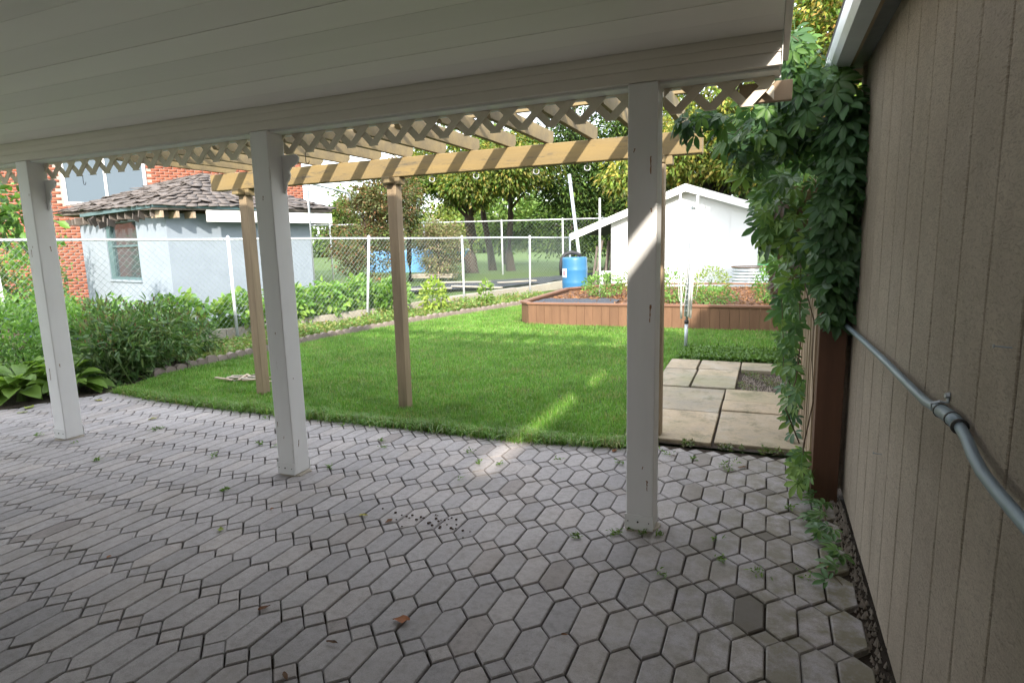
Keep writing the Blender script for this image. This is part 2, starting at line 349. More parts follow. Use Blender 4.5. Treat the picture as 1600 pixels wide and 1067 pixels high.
# ---- pavers: elongated hexagons in rows with small square pavers between the tips
WP, LP, GAP = 0.1143, 0.2815, 0.0060
def paver_mesh(name, pts, th=0.05, ch=0.0045):
    n = len(pts); c = np.mean(pts, 0); pts = np.array(pts)
    def inset(p, d):
        q = []
        for i in range(n):
            a, b, e = p[i - 1], p[i], p[(i + 1) % n]
            n1 = np.array([-(b - a)[1], (b - a)[0]]); n1 /= np.linalg.norm(n1); n2 = np.array([-(e - b)[1], (e - b)[0]]); n2 /= np.linalg.norm(n2)
            m = (n1 + n2); q.append(b + m * d / (1 + n1 @ n2))
        return np.array(q)
    o = inset(pts, GAP / 2); t = inset(o, ch)
    vs = [(*p, -th) for p in o] + [(*p, -ch) for p in o] + [(*p, 0) for p in t]
    fs = [(i, (i + 1) % n, n + (i + 1) % n, n + i) for i in range(n)] + [(n + i, n + (i + 1) % n, 2 * n + (i + 1) % n, 2 * n + i) for i in range(n)] + [tuple(range(2 * n, 3 * n))]
    return vs, fs
h, hl = WP / 2, LP / 2
HEX = [(-h, -hl + h), (0, -hl), (h, -hl + h), (h, hl - h), (0, hl), (-h, hl - h)]
SQ = [(-h, 0), (0, -h), (h, 0), (0, h)]
HX = paver_mesh('paver', HEX); SX = paver_mesh('small_paver', SQ)
hexes = []; sqs = []
rows = []          # (y of the top tip, x offset, squares at the top)
y = 2.222; rows.append((y, 0.0, True))
for k in range(1, 8): rows.append((2.222 + LP * k + 0.004 * max(0, k - 3), 0.0, True))
yt = 2.222 - (LP - h)
for k in range(0, 9):
    off = h if k < 3 else 0.0
    rows.append((yt, off, k != 0 and k != 3)); yt -= (LP if k != 2 else LP - h)
def inpatio(x, y):
    return y < ynear(x) + 0.10 + (0.25 if x > -0.9 else 0) and y < 4.32 and x > np.interp(y, [0.5, 1.0, 3.3, 3.72, 4.2], [-8.1, -7.9, -6.83, -6.62, -6.35]) and x < 0.40
for (ytop, off, sq) in rows:
    for k in range(-76, 6):
        x = -0.015 + off + k * WP
        if inpatio(x, ytop - hl) and x < 0.36: hexes.append((x, ytop - hl))
        if sq and inpatio(x + h, ytop) and x + h < 0.37: sqs.append((x + h, ytop))
CAMP = np.array([0, 0, 1.45]); CM = np.array([[0.9218, 0.38688, -0.0248], [0.03815, -0.15418, -0.98731], [-0.38579, 0.90915, -0.15688]])
def inview(x, y, z=0.0, m=60):
    c = CM @ (np.array([x, y, z]) - CAMP)
    if c[2] < 0.2: return False
    u = 800 + 944.1 * c[0] / c[2]; v = 533.5 + 944.1 * c[1] / c[2]
    return -m < u < 1600 + m and -m < v < 1067 + m
padxy = [(-5.20, 2.97), (-2.855, 2.97), (-0.553, 2.97)]
def lay(lst, meshdata, name, maxn):
    me = bpy.data.meshes.new(name); me.from_pydata(*[meshdata[0], [], meshdata[1]]); me.update(); me.materials.append(MATS['paver'])
    vis = [p for p in lst if inview(*p)]; hid = [p for p in lst if not inview(*p) and p[1] > -1.3]
    vis.sort(key=lambda p: p[0] ** 2 + p[1] ** 2)
    def place(p):
        edge = max(0.0, p[0] + 0.5) * 0.004
        s = 0.0009 + edge * .8
        return (p[0] + random.gauss(0, .0011), p[1] + random.gauss(0, .0011), random.gauss(0, s) - 0.001), (random.gauss(0, .0035 + edge), random.gauss(0, .005 + edge), random.gauss(0, .006))
    for p in vis[:maxn]:
        l, r = place(p); inst(me, name, patio, l, r)
    mb = MB()
    for p in vis[maxn:] + hid:
        l, r = place(p); M = Matrix.Translation(l) @ Matrix.Rotation(r[2], 4, 'Z') @ Matrix.Rotation(r[0], 4, 'X') @ Matrix.Rotation(r[1], 4, 'Y')
        mb.poly([M @ Vector(v) for v in meshdata[0]], meshdata[1])
    if mb.v: tag(mb.build('far_' + name, 'paver', patio), kind='stuff')
lay(hexes, HX, 'paver', 300); lay(sqs, SX, 'small_paver', 300)

# ------------------------------------------------------------------ patio cover
pc = thing('patio_cover', 'white patio cover with lattice trim, boarded ceiling and three painted posts', 'patio cover', (-2.8, 2.97, 0))
def child(o, p=None):
    o.parent = p or pc
    if o.parent is pc: o.matrix_parent_inverse = Matrix.Translation(pc.location).inverted()
    return o
ZB, ZC = 2.165, 2.30
for i, xrt in enumerate((-5.13, -2.787, -0.485)):
    m = MB()
    m.box((xrt - 0.137, 2.90, 0.006), (xrt, 3.037, ZB - .001))
    p = child(m.build('post', 'white_paint', bevel=0.006))
    for q in range(6):       # rust bleeding from old nail holes, chipped paint
        zz2 = random.choice((.35, .62, .95, 1.12, 1.5, 1.85)) + random.gauss(0, .06); ln = random.choice((.012, .02, .045, .075)) * random.uniform(.7, 1.3); sid = i < 2 and q % 3 == 0
        o0 = (2.90 + random.uniform(.02, .115)) if sid else (xrt - random.uniform(.015, .125)); dr = random.gauss(0, .004)
        wl = [random.uniform(.0008, .0045) * (1.4 if k < 2 else .8) for k in range(8)]; wr2 = [random.uniform(.0008, .0045) * (1.4 if k < 2 else .8) for k in range(8)]
        pts = [(o0 - wl[k] + dr * k / 7, zz2 - ln * k / 7) for k in range(8)] + [(o0 + wr2[7 - k] + dr * (7 - k) / 7, zz2 - ln * (7 - k) / 7) for k in range(8)]
        st = MB().prism(pts, xrt + .0008, xrt + .0013, 'x') if sid else MB().prism(pts, 2.8986, 2.8992, 'y')
        child(st.build('rust_stain', 'rust'), p)
    for y0 in (2.894, 3.038): child(MB().box((xrt - 0.142, y0, 0.007), (xrt + .001, y0 + .005, 0.085)).build('base_plate', 'white_paint', bevel=0.0015), p)
    for dx in (0.02, 0.075, 0.125):
        s = MB(); s.tube([(xrt - dx, 2.8935, 0.05), (xrt - dx, 2.890, 0.05)], 0.005 if dx == .075 else .003, 8); child(s.build('screw', 'iron'), p)
    # mortared footing
    pts = [(xrt - .07 + (0.10 + random.uniform(-.02, .03)) * math.cos(a), 2.965 + (0.095 + random.uniform(-.02, .02)) * math.sin(a)) for a in np.linspace(0, 2 * math.pi, 12)[:-1]]
    child(MB().prism(pts, -.04, 0.0055).build('footing', 'concrete', bevel=0.004), p)
bm = child(MB().box((-7.2, 2.905, ZB), (0.015, 3.04, ZC + .05)).build('beam', 'beam_paint', bevel=0.003))
zz = ZB
for k, hgt in enumerate((0.052, 0.042, 0.041)):
    b = MB(); y0 = 2.9045 - 0.010 + k * 0.002
    b.poly([(-7.2, y0, zz + .001), (.02, y0, zz + .001), (.02, y0 + .007, zz + hgt), (-7.2, y0 + .007, zz + hgt), (-7.2, 2.91, zz + .001), (.02, 2.91, zz + .001), (.02, 2.91, zz + hgt), (-7.2, 2.91, zz + hgt)],
           [(0, 1, 2, 3), (0, 4, 5, 1), (3, 2, 6, 7), (1, 5, 6, 2), (4, 0, 3, 7)])
    child(b.build('trim_band', 'beam_paint'), bm); zz += hgt
child(MB().box((-7.2, 2.93, ZB - .012), (.012, 3.035, ZB - .002)).build('beam_underside', 'underside_paint'), bm)
ceil = child(MB().box((-7.3, -1.38, 2.46), (0.03, 2.90, 2.48)).build('ceiling', 'soffit_paint'))
BW = 0.195
k = 0; yy = 2.898
while yy > -1.35:
    z0 = ZC + (2.90 - yy) * 0.030
    b = MB(); j = random.uniform(-.001, .001)
    vs = [(-7.25, yy, z0 + j), (0.022, yy, z0 + j), (0.022, yy - BW + .0006, z0 - 0.0012 + BW * .03), (-7.25, yy - BW + .0006, z0 - 0.0012 + BW * .03)]
    vs += [(x, y, z + .012) for x, y, z in vs]
    b.poly(vs, [(0, 1, 2, 3), (4, 7, 6, 5), (0, 4, 5, 1), (1, 5, 6, 2), (2, 6, 7, 3), (3, 7, 4, 0)])
    child(b.build('soffit_board', 'soffit_paint'), ceil); yy -= BW; k += 1
# edges, eaves and roof
rk = MB(); rk.poly([(.024, -1.38, 2.40), (.05, -1.38, 2.40), (.05, 3.24, 2.262), (.024, 3.24, 2.262), (.024, -1.38, 2.70), (.05, -1.38, 2.70), (.05, 3.24, 2.56), (.024, 3.24, 2.56)],
    [(0, 1, 2, 3), (4, 7, 6, 5), (0, 4, 5, 1), (1, 5, 6, 2), (2, 6, 7, 3), (3, 7, 4, 0)])
child(rk.build('rake_board', 'beam_paint', bevel=.002))
cb = MB().box((0.0205, 2.889, ZB - .001), (0.0235, 2.93, ZC + .02)); child(cb.build('corner_trim', 'trim_white'), bm)
child(MB().box((-7.25, 3.041, 2.20), (0.022, 3.225, 2.215)).build('eave_soffit', 'underside_paint'))
child(MB().box((-7.25, 3.226, 2.19), (0.022, 3.245, 2.52)).build('fascia', 'trim_white'))
gp = [(3.246, 2.40), (3.33, 2.40), (3.35, 2.44), (3.36, 2.50), (3.352, 2.50), (3.342, 2.445), (3.325, 2.408), (3.254, 2.408), (3.254, 2.50), (3.246, 2.50)]
child(MB().prism(gp, -7.25, 0.045, 'x').build('gutter', 'gutter_paint'))
rf = MB(); rf.poly([(-7.3, -1.38, 2.72), (.06, -1.38, 2.72), (.06, 3.29, 2.57), (-7.3, 3.29, 2.57), (-7.3, -1.38, 2.70), (.06, -1.38, 2.70), (.06, 3.29, 2.55), (-7.3, 3.29, 2.55)],
    [(0, 1, 2, 3), (4, 7, 6, 5), (0, 4, 5, 1), (1, 5, 6, 2), (2, 6, 7, 3), (3, 7, 4, 0)])
child(rf.build('roof', 'roof_dark'))
# lattice frieze
def slat(xc, sgn, y0, x0, x1):
    zl, zh, zm, hw = 2.036, 2.158, 2.117, 0.0265
    pts = [(xc + sgn * (zl - zm) - hw, zl), (xc + sgn * (zl - zm) + hw, zl), (xc + sgn * (zh - zm) + hw, zh), (xc + sgn * (zh - zm) - hw, zh)]
    def clip(ps, f, val):
        out = []
        for i in range(len(ps)):
            a, b = ps[i - 1], ps[i]; ia, ib = f * (a[0] - val) >= 0, f * (b[0] - val) >= 0
            if ia != ib:
                t = (val - a[0]) / (b[0] - a[0]); out.append((val, a[1] + (b[1] - a[1]) * t))
            if ib: out.append(b)
        return out
    pts = clip(pts, 1, x0)
    if len(pts) > 2: pts = clip(pts, -1, x1)
    if len(pts) < 3: return None
    return MB().prism(pts, y0, y0 + .0075, 'y')
bays = [(-7.19, -5.27), (-5.127, -2.927), (-2.784, -0.625), (-0.482, 0.0)]
for bi, (x0, x1) in enumerate(bays):
    hd = child(MB().box((x0 + .003, 3.018, 2.150), (x1 - .003, 3.034, ZB - .0125)).build('lattice_frieze', 'lattice_paint'))
    n0 = math.floor((x0 + 0.809) / 0.154) - 1
    for k in range(n0, n0 + int((x1 - x0) / 0.154) + 4):
        xc = -0.809 + k * 0.154
        for sg, yy in ((1, 3.018), (-1, 3.026)):
            s = slat(xc, sg, yy, x0 + .004, x1 - .004)
            if s: child(s.build('slat', 'lattice_paint'), hd)
def bracket(x):
    prof = [(0, 2.03), (.085, 2.03), (.105, 2.015), (.10, 1.99), (.08, 1.975), (.055, 1.965), (.04, 1.945), (.045, 1.925), (.035, 1.90), (.02, 1.885), (.016, 1.86), (.004, 1.835), (0, 1.83)]
    return MB().prism([(x + a * 1.25, 2.03 + (b - 2.03) * 1.15) for a, b in prof][::-1], 3.004, 3.0165, 'y')
for x in (-5.1275, -2.7845): child(bracket(x).build('corner_bracket', 'white_paint', bevel=.002))
for x, lab in ((-4.71, 'small black wire hook hanging below lattice near the corner post bracket over the brick house'), (-2.62, 'small black wire hook hanging from lattice beside the middle porch post')):
    pts = [(x, 3.03, 2.04), (x, 3.03, 1.995)] + [(x + .013 - .013 * math.cos(a), 3.03, 1.985 - .013 * math.sin(a)) for a in np.linspace(0, math.pi * 1.15, 8)]
    tag(MB().tube(pts, .0022, 6).build('hook', 'iron', smooth=True), lab, 'hook')

# unseen house behind the camera, sized to trim the sun streak, pale for bounce
hs = tag(MB().box((-7.0, -4.0, 0), (0.40, -1.42, 2.62)).build('unseen_house_wall', 'house_bounce_siding'), kind='structure')

# ------------------------------------------------------------------ tan garage on the right
ga = thing('tan_garage', 'tan garage with rough grooved vertical board siding', 'garage', (0.43, 1.2, 0))
gi = Matrix.Translation((-0.43, -1.2, 0))
def gc(o, p=None):
    o.parent = p or ga
    if p is None: o.matrix_parent_inverse = gi
    return o
body = gc(MB().box((0.452, -3.2, 0.02), (4.2, 3.80, 2.36)).build('wall', 'siding'))
yy = 3.80 - 0.095
grooves = [3.62 - .0055 + .225 * .0]
gy = [3.62, 3.376, 3.164, 2.932, 2.699, 2.484, 2.253, 2.029, 1.797, 1.577, 1.37]
while gy[-1] > -3.0: gy.append(gy[-1] - 0.2265)
prev = 3.735
for i, g in enumerate(gy):
    g0 = 0.012 if i % 2 else 0.0075
    wv = [random.gauss(0, .0012) for _ in range(13)]
    zsx = np.linspace(0.03, 2.335, 13); vs = []
    for k, z in enumerate(zsx):
        fx = .432 + random.gauss(0, .0005)
        vs += [(.4515, prev - g0 / 2 + wv[k], z), (fx + .003, prev - g0 / 2 + wv[k], z), (fx, prev - g0 / 2 - .003 + wv[k], z), (fx, g + g0 / 2 + .003 + wv[-k], z), (fx + .003, g + g0 / 2 + wv[-k], z), (.4515, g + g0 / 2 + wv[-k], z)]
    fs = []
    for k in range(12):
        for j in range(5): fs.append((k * 6 + j, (k + 1) * 6 + j, (k + 1) * 6 + j + 1, k * 6 + j + 1))
    gc(MB().poly(vs, fs).build('siding_board', 'siding'), body); prev = g
gc(MB().box((0.418, 3.738, 0.03), (0.452, 3.812, 2.36)).build('corner_board', 'siding', bevel=.003))
gp = [(.252, 2.405), (.258, 2.33), (.275, 2.295), (.34, 2.290), (.34, 2.405), (.334, 2.405), (.334, 2.297), (.28, 2.301), (.265, 2.335), (.258, 2.405)]
gc(MB().prism([(a, b) for a, b in gp], -3.2, 4.02, 'y').build('gutter', 'gutter_paint'))
gc(MB().box((.341, -3.2, 2.30), (.358, 4.02, 2.42)).build('fascia', 'tan_board'))
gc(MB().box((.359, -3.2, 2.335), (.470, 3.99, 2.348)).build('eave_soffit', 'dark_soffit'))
rb = MB().poly([(.34, 4.0, 2.31), (.34, 4.03, 2.31), (2.3, 4.03, 3.05), (2.3, 4.0, 3.05), (.34, 4.0, 2.42), (.34, 4.03, 2.42), (2.3, 4.03, 3.16), (2.3, 4.0, 3.16)],
    [(0, 1, 2, 3), (4, 7, 6, 5), (0, 4, 5, 1), (1, 5, 6, 2), (2, 6, 7, 3), (3, 7, 4, 0)]); gc(rb.build('rake_board', 'tan_board'))
for yb in (3.88,):
    gc(MB().poly([(.36, yb, 2.25), (.36, yb + .04, 2.25), (.60, yb + .04, 2.33), (.60, yb, 2.33), (.36, yb, 2.33), (.36, yb + .04, 2.33), (.60, yb + .04, 2.41), (.60, yb, 2.41)],
        [(0, 1, 2, 3), (4, 7, 6, 5), (0, 4, 5, 1), (1, 5, 6, 2), (2, 6, 7, 3), (3, 7, 4, 0)]).build('rafter_tail', 'tan_board'))
gr = MB(); gr.poly([(.26, -3.3, 2.425), (.26, 4.05, 2.425), (2.3, 4.05, 3.18), (2.3, -3.3, 3.18), (4.6, 4.05, 2.4), (4.6, -3.3, 2.4)], [(0, 3, 2, 1), (3, 5, 4, 2)])
gro = gc(gr.build('roof', 'roof_dark')); sm = gro.modifiers.new('s', 'SOLIDIFY'); sm.thickness = .02; sm.offset = 1
gc(MB().poly([(.46, 3.8, 2.36), (4.2, 3.8, 2.36), (2.33, 3.8, 3.1), (.46, 3.78, 2.36), (4.2, 3.78, 2.36), (2.33, 3.78, 3.1)], [(0, 1, 2), (3, 5, 4), (0, 3, 4, 1), (1, 4, 5, 2), (2, 5, 3, 0)]).build('gable', 'siding'))
for (y, z) in ((1.403, 1.235), (2.6, 0.62)):
    n = MB(); n.tube([(.436, y, z), (.405, y + .004, z + .002)], .0016, 6); n.tube([(.405, y + .004, z + .002), (.403, y + .004, z + .002)], .004, 8); gc(n.build('nail', 'galvanised'))
# conduit along the wall
cd = thing('electrical_conduit', 'grey metal electrical conduit running along the tan garage siding', 'conduit', (.40, 2.5, 1.0))
ci = Matrix.Translation((-.40, -2.5, -1.0))
def cc(o): o.parent = cd; o.matrix_parent_inverse = ci; return o
cpts = [(.37, 4.4, .98), (.395, 3.75, .983), (.405, 3.0, .993), (.408, 2.5, .999), (.410, 2.1, 1.000), (.410, 1.9, 1.003), (.412, 1.76, 1.016), (.413, 1.68, 1.022), (.413, 1.60, 1.021), (.410, 1.53, 1.012), (.404, 1.46, 1.000), (.400, 1.38, .991), (.398, 1.28, .988), (.398, 1.1, .985), (.398, .6, .98), (.398, -2.5, .97)]
cc(MB().tube(cpts, .0122, 14).build('pipe', 'conduit_metal', smooth=True))
cc(MB().tube([(.4125, 1.755, 1.016), (.413, 1.70, 1.021), (.413, 1.652, 1.0225), (.413, 1.60, 1.021)], .0168, 14).build('coupling', 'conduit_metal', smooth=True))
for y, z in ((1.76, 1.0155), (1.602, 1.021), (1.66, 1.0222)): cc(MB().tube([(.4125, y + .004, z), (.413, y - .004, z)], .0182, 14).build('coupling_ring', 'iron', smooth=True))
st = MB(); st.tube([(.396, 1.775, 1.012), (.394, 1.775, 1.030), (.412, 1.775, 1.036), (.428, 1.775, 1.034), (.43, 1.775, 1.06)], .004, 6); st.tube([(.43, 1.775, 1.052), (.421, 1.775, 1.052)], .007, 8); cc(st.build('strap', 'galvanised'))

# ------------------------------------------------------------------ pergola beyond the porch
pg = thing('pergola', 'weathered golden timber pergola with rafters on a long beam beyond the porch', 'pergola', (-3.0, 4.56, 0))
pgi = Matrix.Translation((3.0, -4.56, 0))
def pch(o, p=None):
    o.parent = p or pg
    if p is None: o.matrix_parent_inverse = pgi
    return o
pbm = pch(MB().box((-5.09, 4.50, 2.05), (-0.45, 4.60, 2.205)).build('beam', 'pergola_beam_wood', bevel=.005))
for x, yb in ((-4.70, 4.55), (-3.0, 4.55), (-0.735, 4.45)):
    zb = float(zg(x, yb)) - .03
    p = pch(MB().box((x - .046, yb - .046, zb), (x + .046, yb + .046, 1.985)).build('post', 'post_wood', bevel=.004))
    pch(MB().box((x - .085, 4.505, 1.9875), (x + .085, 4.595, 2.0475)).build('cap_block', 'pergola_wood', bevel=.004), p)
    pch(MB().box((x - .04, 4.42, 1.995), (x + .04, 4.502, 2.045)).build('cross_block', 'pergola_wood', bevel=.004), p)
for i, x in enumerate([-4.92, -4.60, -4.27, -3.85, -3.53, -3.20, -2.88, -2.55, -2.24, -1.92, -1.59, -1.25, -0.90, -0.56]):
    x += random.gauss(0, .008); y0 = 3.42 + random.gauss(0, .015); y1 = 4.66
    prof = [(y0, 2.28), (y0 + .05, 2.212), (y1 - .05, 2.212), (y1, 2.25), (y1, 2.315), (y0, 2.315)]
    pch(MB().prism(prof, x - .019, x + .019, 'x').build('rafter', 'pergola_wood', bevel=.003))
for y in (3.55, 3.90):
    pch(MB().box((-5.0, y - .018, 2.3165), (-0.48, y + .018, 2.340)).build('top_slat', 'pergola_wood', bevel=.003))
for k, x in enumerate((-2.62, -2.21, -1.69, -1.28)):
    pts = [(x, 4.55, 2.052), (x, 4.55, 2.036)] + [(x + .022 * math.sin(a), 4.55 + .006 * math.sin(a), 2.013 + .022 * math.cos(a)) for a in np.linspace(0, 2 * math.pi * .97, 18)]
    pch(MB().tube(pts, .0045, 7).build('eye_bolt', 'fence_metal', smooth=True))

# ------------------------------------------------------------------ slab path
sp = tag(MB().poly([(-1.08, 4.335, -.004), (0.42, 4.335, -.004), (.42, 7.3, .05), (-1.08, 7.3, .05)], [(0, 1, 2, 3)]).build('slab_path', 'soil'), kind='structure')
slabs = [(-.945, -.328, 4.36, 5.10), (-.312, .285, 4.40, 5.19), (-.945, -.33, 5.115, 5.88), (-.315, .24, 5.205, 5.50), (-.315, .235, 5.51, 5.90),
         (-1.0, -.665, 5.93, 6.66), (-.645, -.245, 5.94, 6.42), (-.65, -.245, 6.435, 6.74), (-.66, -.24, 6.755, 7.17), (-1.0, -.68, 6.68, 7.16), (-.225, .22, 6.78, 7.14)]
for x0, x1, y0, y1 in slabs:
    zc = float(zg(0, (y0 + y1) / 2)); ym = (y0 + y1) / 2
    o = MB().box((-(x1 - x0) / 2, -(y1 - y0) / 2, -.045), ((x1 - x0) / 2, (y1 - y0) / 2, 0)).build('slab', 'slab_concrete', sp, bevel=.008)
    o.location = ((x0 + x1) / 2, ym, zc + .022 + random.gauss(0, .004)); o.rotation_euler = (math.atan(.022) + random.gauss(0, .006), random.gauss(0, .006), random.gauss(0, .008))

# ------------------------------------------------------------------ wooden side fence and red post
fx = 0.285
wf = thing('wooden_fence', 'narrow board fence overgrown with creeper beside the slab path', 'fence', (fx, 3.65, 0))
wfi = Matrix.Translation((-fx, -3.65, 0))
def wc(o): o.parent = wf; o.matrix_parent_inverse = wfi; return o
wc(MB().box((.272, 3.63, -.02), (.405, 3.77, 1.98)).build('post', 'cedar_red', bevel=.004))
y = 3.80
while y < 9.45:
    wd = .078 + random.gauss(0, .004); hx = random.gauss(0, .004)
    wc(MB().box((fx - .012 + hx, y, float(zg(0, y)) + .03), (fx + .008 + hx, y + wd, 1.88 + random.gauss(0, .01))).build('board', 'fence_wood', bevel=.002)); y += wd + .022
for z in (0.35, 1.6): wc(MB().box((fx + .0255, 3.772, z), (fx + .063, 9.45, z + .085)).build('rail', 'fence_wood', bevel=.003))

# ------------------------------------------------------------------ edging, curb
ed = thing('garden_edging', 'low scalloped concrete edging between lawn and planting bed', 'edging', (-6.4, 6.2, 0))
edi = Matrix.Translation((6.4, -6.2, 0))
prof = [(-.067, -.06), (.067, -.06)] + [(.067 * math.cos(a), .035 + .05 * math.sin(a)) for a in np.linspace(0, math.pi, 9)]
eme = MB().prism(prof, -.035, .035, 'y').mesh('edging_block', 'edging_concrete')
yy = 4.88
while yy < 13.2:
    x = xl(yy) - .03; dx = (xl(yy + .1) - xl(yy)) / .1; a = math.atan2(1, dx)
    o = inst(eme, 'edging_block', ed, (x, yy, float(zg(x, yy)) + .012 + random.gauss(0, .006)), (random.gauss(0, .05), random.gauss(0, .04), a + random.gauss(0, .06)), (1, 1, random.uniform(.9, 1.1)))
    o.matrix_parent_inverse = edi; yy += .141 * math.sin(a)
cw = MB(); cs = np.linspace(-1.5, 9.6, 24)
for i in range(len(cs) - 1):
    s0, s1 = cs[i] + .004, cs[i + 1] - .004
    a0, a1, b1, b0 = fpt(s0, .10), fpt(s1, .10), fpt(s1, .24), fpt(s0, .24)
    zz = [float(zg(*p)) for p in (a0, a1, b1, b0)]
    if i == 0: cur = thing('concrete_curb', 'low grey concrete curb wall along the foot of the wire fence', 'curb', (a0[0], a0[1], 0)); cri = Matrix.Translation((-a0[0], -a0[1], 0))
    hgt = .20 + random.gauss(0, .006)
    if i % 3 == 0:
        a1, b1 = fpt(cs[min(i + 3, 23)] - .004, .10), fpt(cs[min(i + 3, 23)] - .004, .24)
        zz = [float(zg(*p)) for p in (a0, a1, b1, b0)]
        o = MB().poly([(*p, z - .1) for p, z in zip((a0, a1, b1, b0), zz)] + [(*p, z + hgt) for p, z in zip((a0, a1, b1, b0), zz)],
            [(0, 1, 2, 3), (4, 7, 6, 5), (0, 4, 5, 1), (1, 5, 6, 2), (2, 6, 7, 3), (3, 7, 4, 0)]).build('curb_section', 'concrete', bevel=.008)
        o.parent = cur; o.matrix_parent_inverse = cri

# ------------------------------------------------------------------ chain link fences
def chainlink(label, P0, D, length, hgt, posts, z0f, cell, wr, ztop, lean=None, pr=.024, knuck=True):
    D = np.array(D); root = thing('chain_link_fence', label, 'fence', (P0[0], P0[1], z0f(P0[0], P0[1])))
    inv = Matrix.Translation((-P0[0], -P0[1], -z0f(P0[0], P0[1])))
    def add(o): o.parent = root; o.matrix_parent_inverse = inv
    for i, s in enumerate(posts):
        x, y = P0 + D * s; zb = z0f(x, y); zt = ztop(s) + .01; ln = (lean or {}).get(i, 0)
        dx = D * ln
        m = MB(); m.tube([(x, y, zb - .1), (x + dx[0], y + dx[1], zt)], pr, 12)
        m.tube([(x + dx[0], y + dx[1], zt), (x + dx[0], y + dx[1], zt + .025), (x + dx[0], y + dx[1], zt + .05)], [pr * 1.15, pr * 1.1, .006], 12); add(m.build('post', 'fence_metal', smooth=True))
    pts = [(*(P0 + D * s), ztop(s)) for s in np.linspace(posts[0] - .5 if posts[0] < 0 else posts[0], length, 14)]
    add(MB().tube(pts, pr * .72, 10).build('top_rail', 'fence_metal', smooth=True))
    V = []; Fc = []
    s0 = posts[0]; nrm = np.array([-D[1], D[0]])
    n = int((length - s0 + hgt) / cell)
    wires = []
    for sg in (1, -1):
        for k in range(n):
            sa = s0 - (hgt if sg > 0 else 0) + k * cell; wires.append((sa, 0.0, sa + sg * hgt, hgt, sg))
    for (sa, ha, sb, hb, sg) in wires:
        a, b = (sa, ha), (sb, hb)
        # clip to the panel in s
        def at_s(sv): t = (sv - a[0]) / (b[0] - a[0]); return (sv, a[1] + (b[1] - a[1]) * t)
        lo, hi = s0, length; p, q = a, b
        if max(p[0], q[0]) < lo or min(p[0], q[0]) > hi: continue
        if p[0] < lo: p = at_s(lo)
        if q[0] < lo: q = at_s(lo)
        if p[0] > hi: p = at_s(hi)
        if q[0] > hi: q = at_s(hi)
        ends = []
        for (s_, h_) in (p, q):
            x, y = P0 + D * s_; x -= nrm[0] * (.02 + sg * wr); y -= nrm[1] * (.02 + sg * wr); zt = ztop(s_); zb = z0f(x, y) + .02; ends.append(np.array([x, y, zb + (zt + (.03 if knuck else 0) - zb) * h_ / hgt]))
        u = ends[1] - ends[0]; l = np.linalg.norm(u)
        if l < .02: continue
        u /= l; w1 = np.cross(u, [nrm[0], nrm[1], 0]); w2 = np.array([nrm[0], nrm[1], 0]); o = len(V)
        for e in ends:
            for ang in (0.5, 2.6, 4.7): V.append(e + wr * (w1 * math.cos(ang) + w2 * math.sin(ang)))
        for j in range(3): Fc.append((o + j, o + (j + 1) % 3, o + 3 + (j + 1) % 3, o + 3 + j))
    wm = npmesh('wire_mesh', np.array(V), np.array(Fc), 'wire'); add(wm); wm['kind'] = 'stuff'
    return root
def zfb(x, y): return float(zg(x, y)) + .02
fa = FA - FD * 4.2
chainlink('galvanised chain-link fence with one leaning post behind the planting bed', fa, FD, 13.6, 1.5, [0.9, 4.27, 6.77, 9.42, 11.8, 13.6], zfb, .085, .0018, lambda s: 1.665 + .004 * math.sin(s * 1.3) - .003 * s, lean={2: .16, 4: .03})
fd2 = np.array([4.73, 1.99]); fd2 = fd2 / np.linalg.norm(fd2)
def zff(x, y): return float(zn(x, y)) - .05
chainlink('taller far chain-link fence between the neighbouring yard and the sports field', np.array([-22.0, 14.8]), fd2, 27.0, 1.9, [0, 2.9, 5.8, 8.0, 11.4, 14.2, 16.4, 19.2, 22.0, 25.0, 27.0], zff, .14, .0022, lambda s: 2.33, pr=.03)

# ------------------------------------------------------------------ raised bed
rb = thing('raised_bed', 'long cedar board raised vegetable bed with flat cap rail in front of the white shed', 'raised bed', (-1.8, 9.5, .12))
rbi = Matrix.Translation((1.8, -9.5, -.12))
def rc(o): o.parent = rb; o.matrix_parent_inverse = rbi; return o
outline = [(.20, 9.52), (-3.72, 9.52), (-3.96, 9.80), (-4.12, 12.9), (-3.2, 14.6), (.25, 14.6)]
ZT = .455
def wallboards(p, q):
    p = np.array(p); q = np.array(q); L = np.linalg.norm(q - p); d = (q - p) / L; n = max(1, round(L / .142))
    for k in range(n):
        a = p + d * (L * k / n + .0015); b = p + d * (L * (k + 1) / n - .0015)
        ang = math.atan2(d[1], d[0]); z0 = float(zg(*a)) - .03
        M = Matrix.Translation((a[0], a[1], 0)) @ Matrix.Rotation(ang, 4, 'Z')
        rc(MB().box((0, random.uniform(-.002, .002), z0), (np.linalg.norm(b - a), .035, ZT - .001), M).build('bed_board', 'bed_wood', bevel=.002))
for i in range(4): wallboards(outline[i + 1], outline[i])
for i in range(5):
    p, q = np.array(outline[i + 1]), np.array(outline[i]); L = np.linalg.norm(q - p); ang = math.atan2(*(q - p)[::-1])
    M = Matrix.Translation((p[0], p[1], 0)) @ Matrix.Rotation(ang, 4, 'Z')
    rc(MB().box((.004, -.025, ZT), (L - .004, .085, ZT + .034), M).build('cap_rail', 'cap_wood', bevel=.004))
rc(MB().poly([(x, y, .40) for x, y in [(.2, 9.54), (-3.7, 9.54), (-3.93, 9.82), (-4.09, 12.88), (-3.2, 14.58), (.2, 14.58)][::-1]], [tuple(range(6))]).build('bed_soil', 'mulch'))
n = 5000; P = np.c_[rng.uniform(-3.9, .2, n), rng.uniform(9.65, 14.4, n), np.full(n, .405) + rng.random(n) * .02]
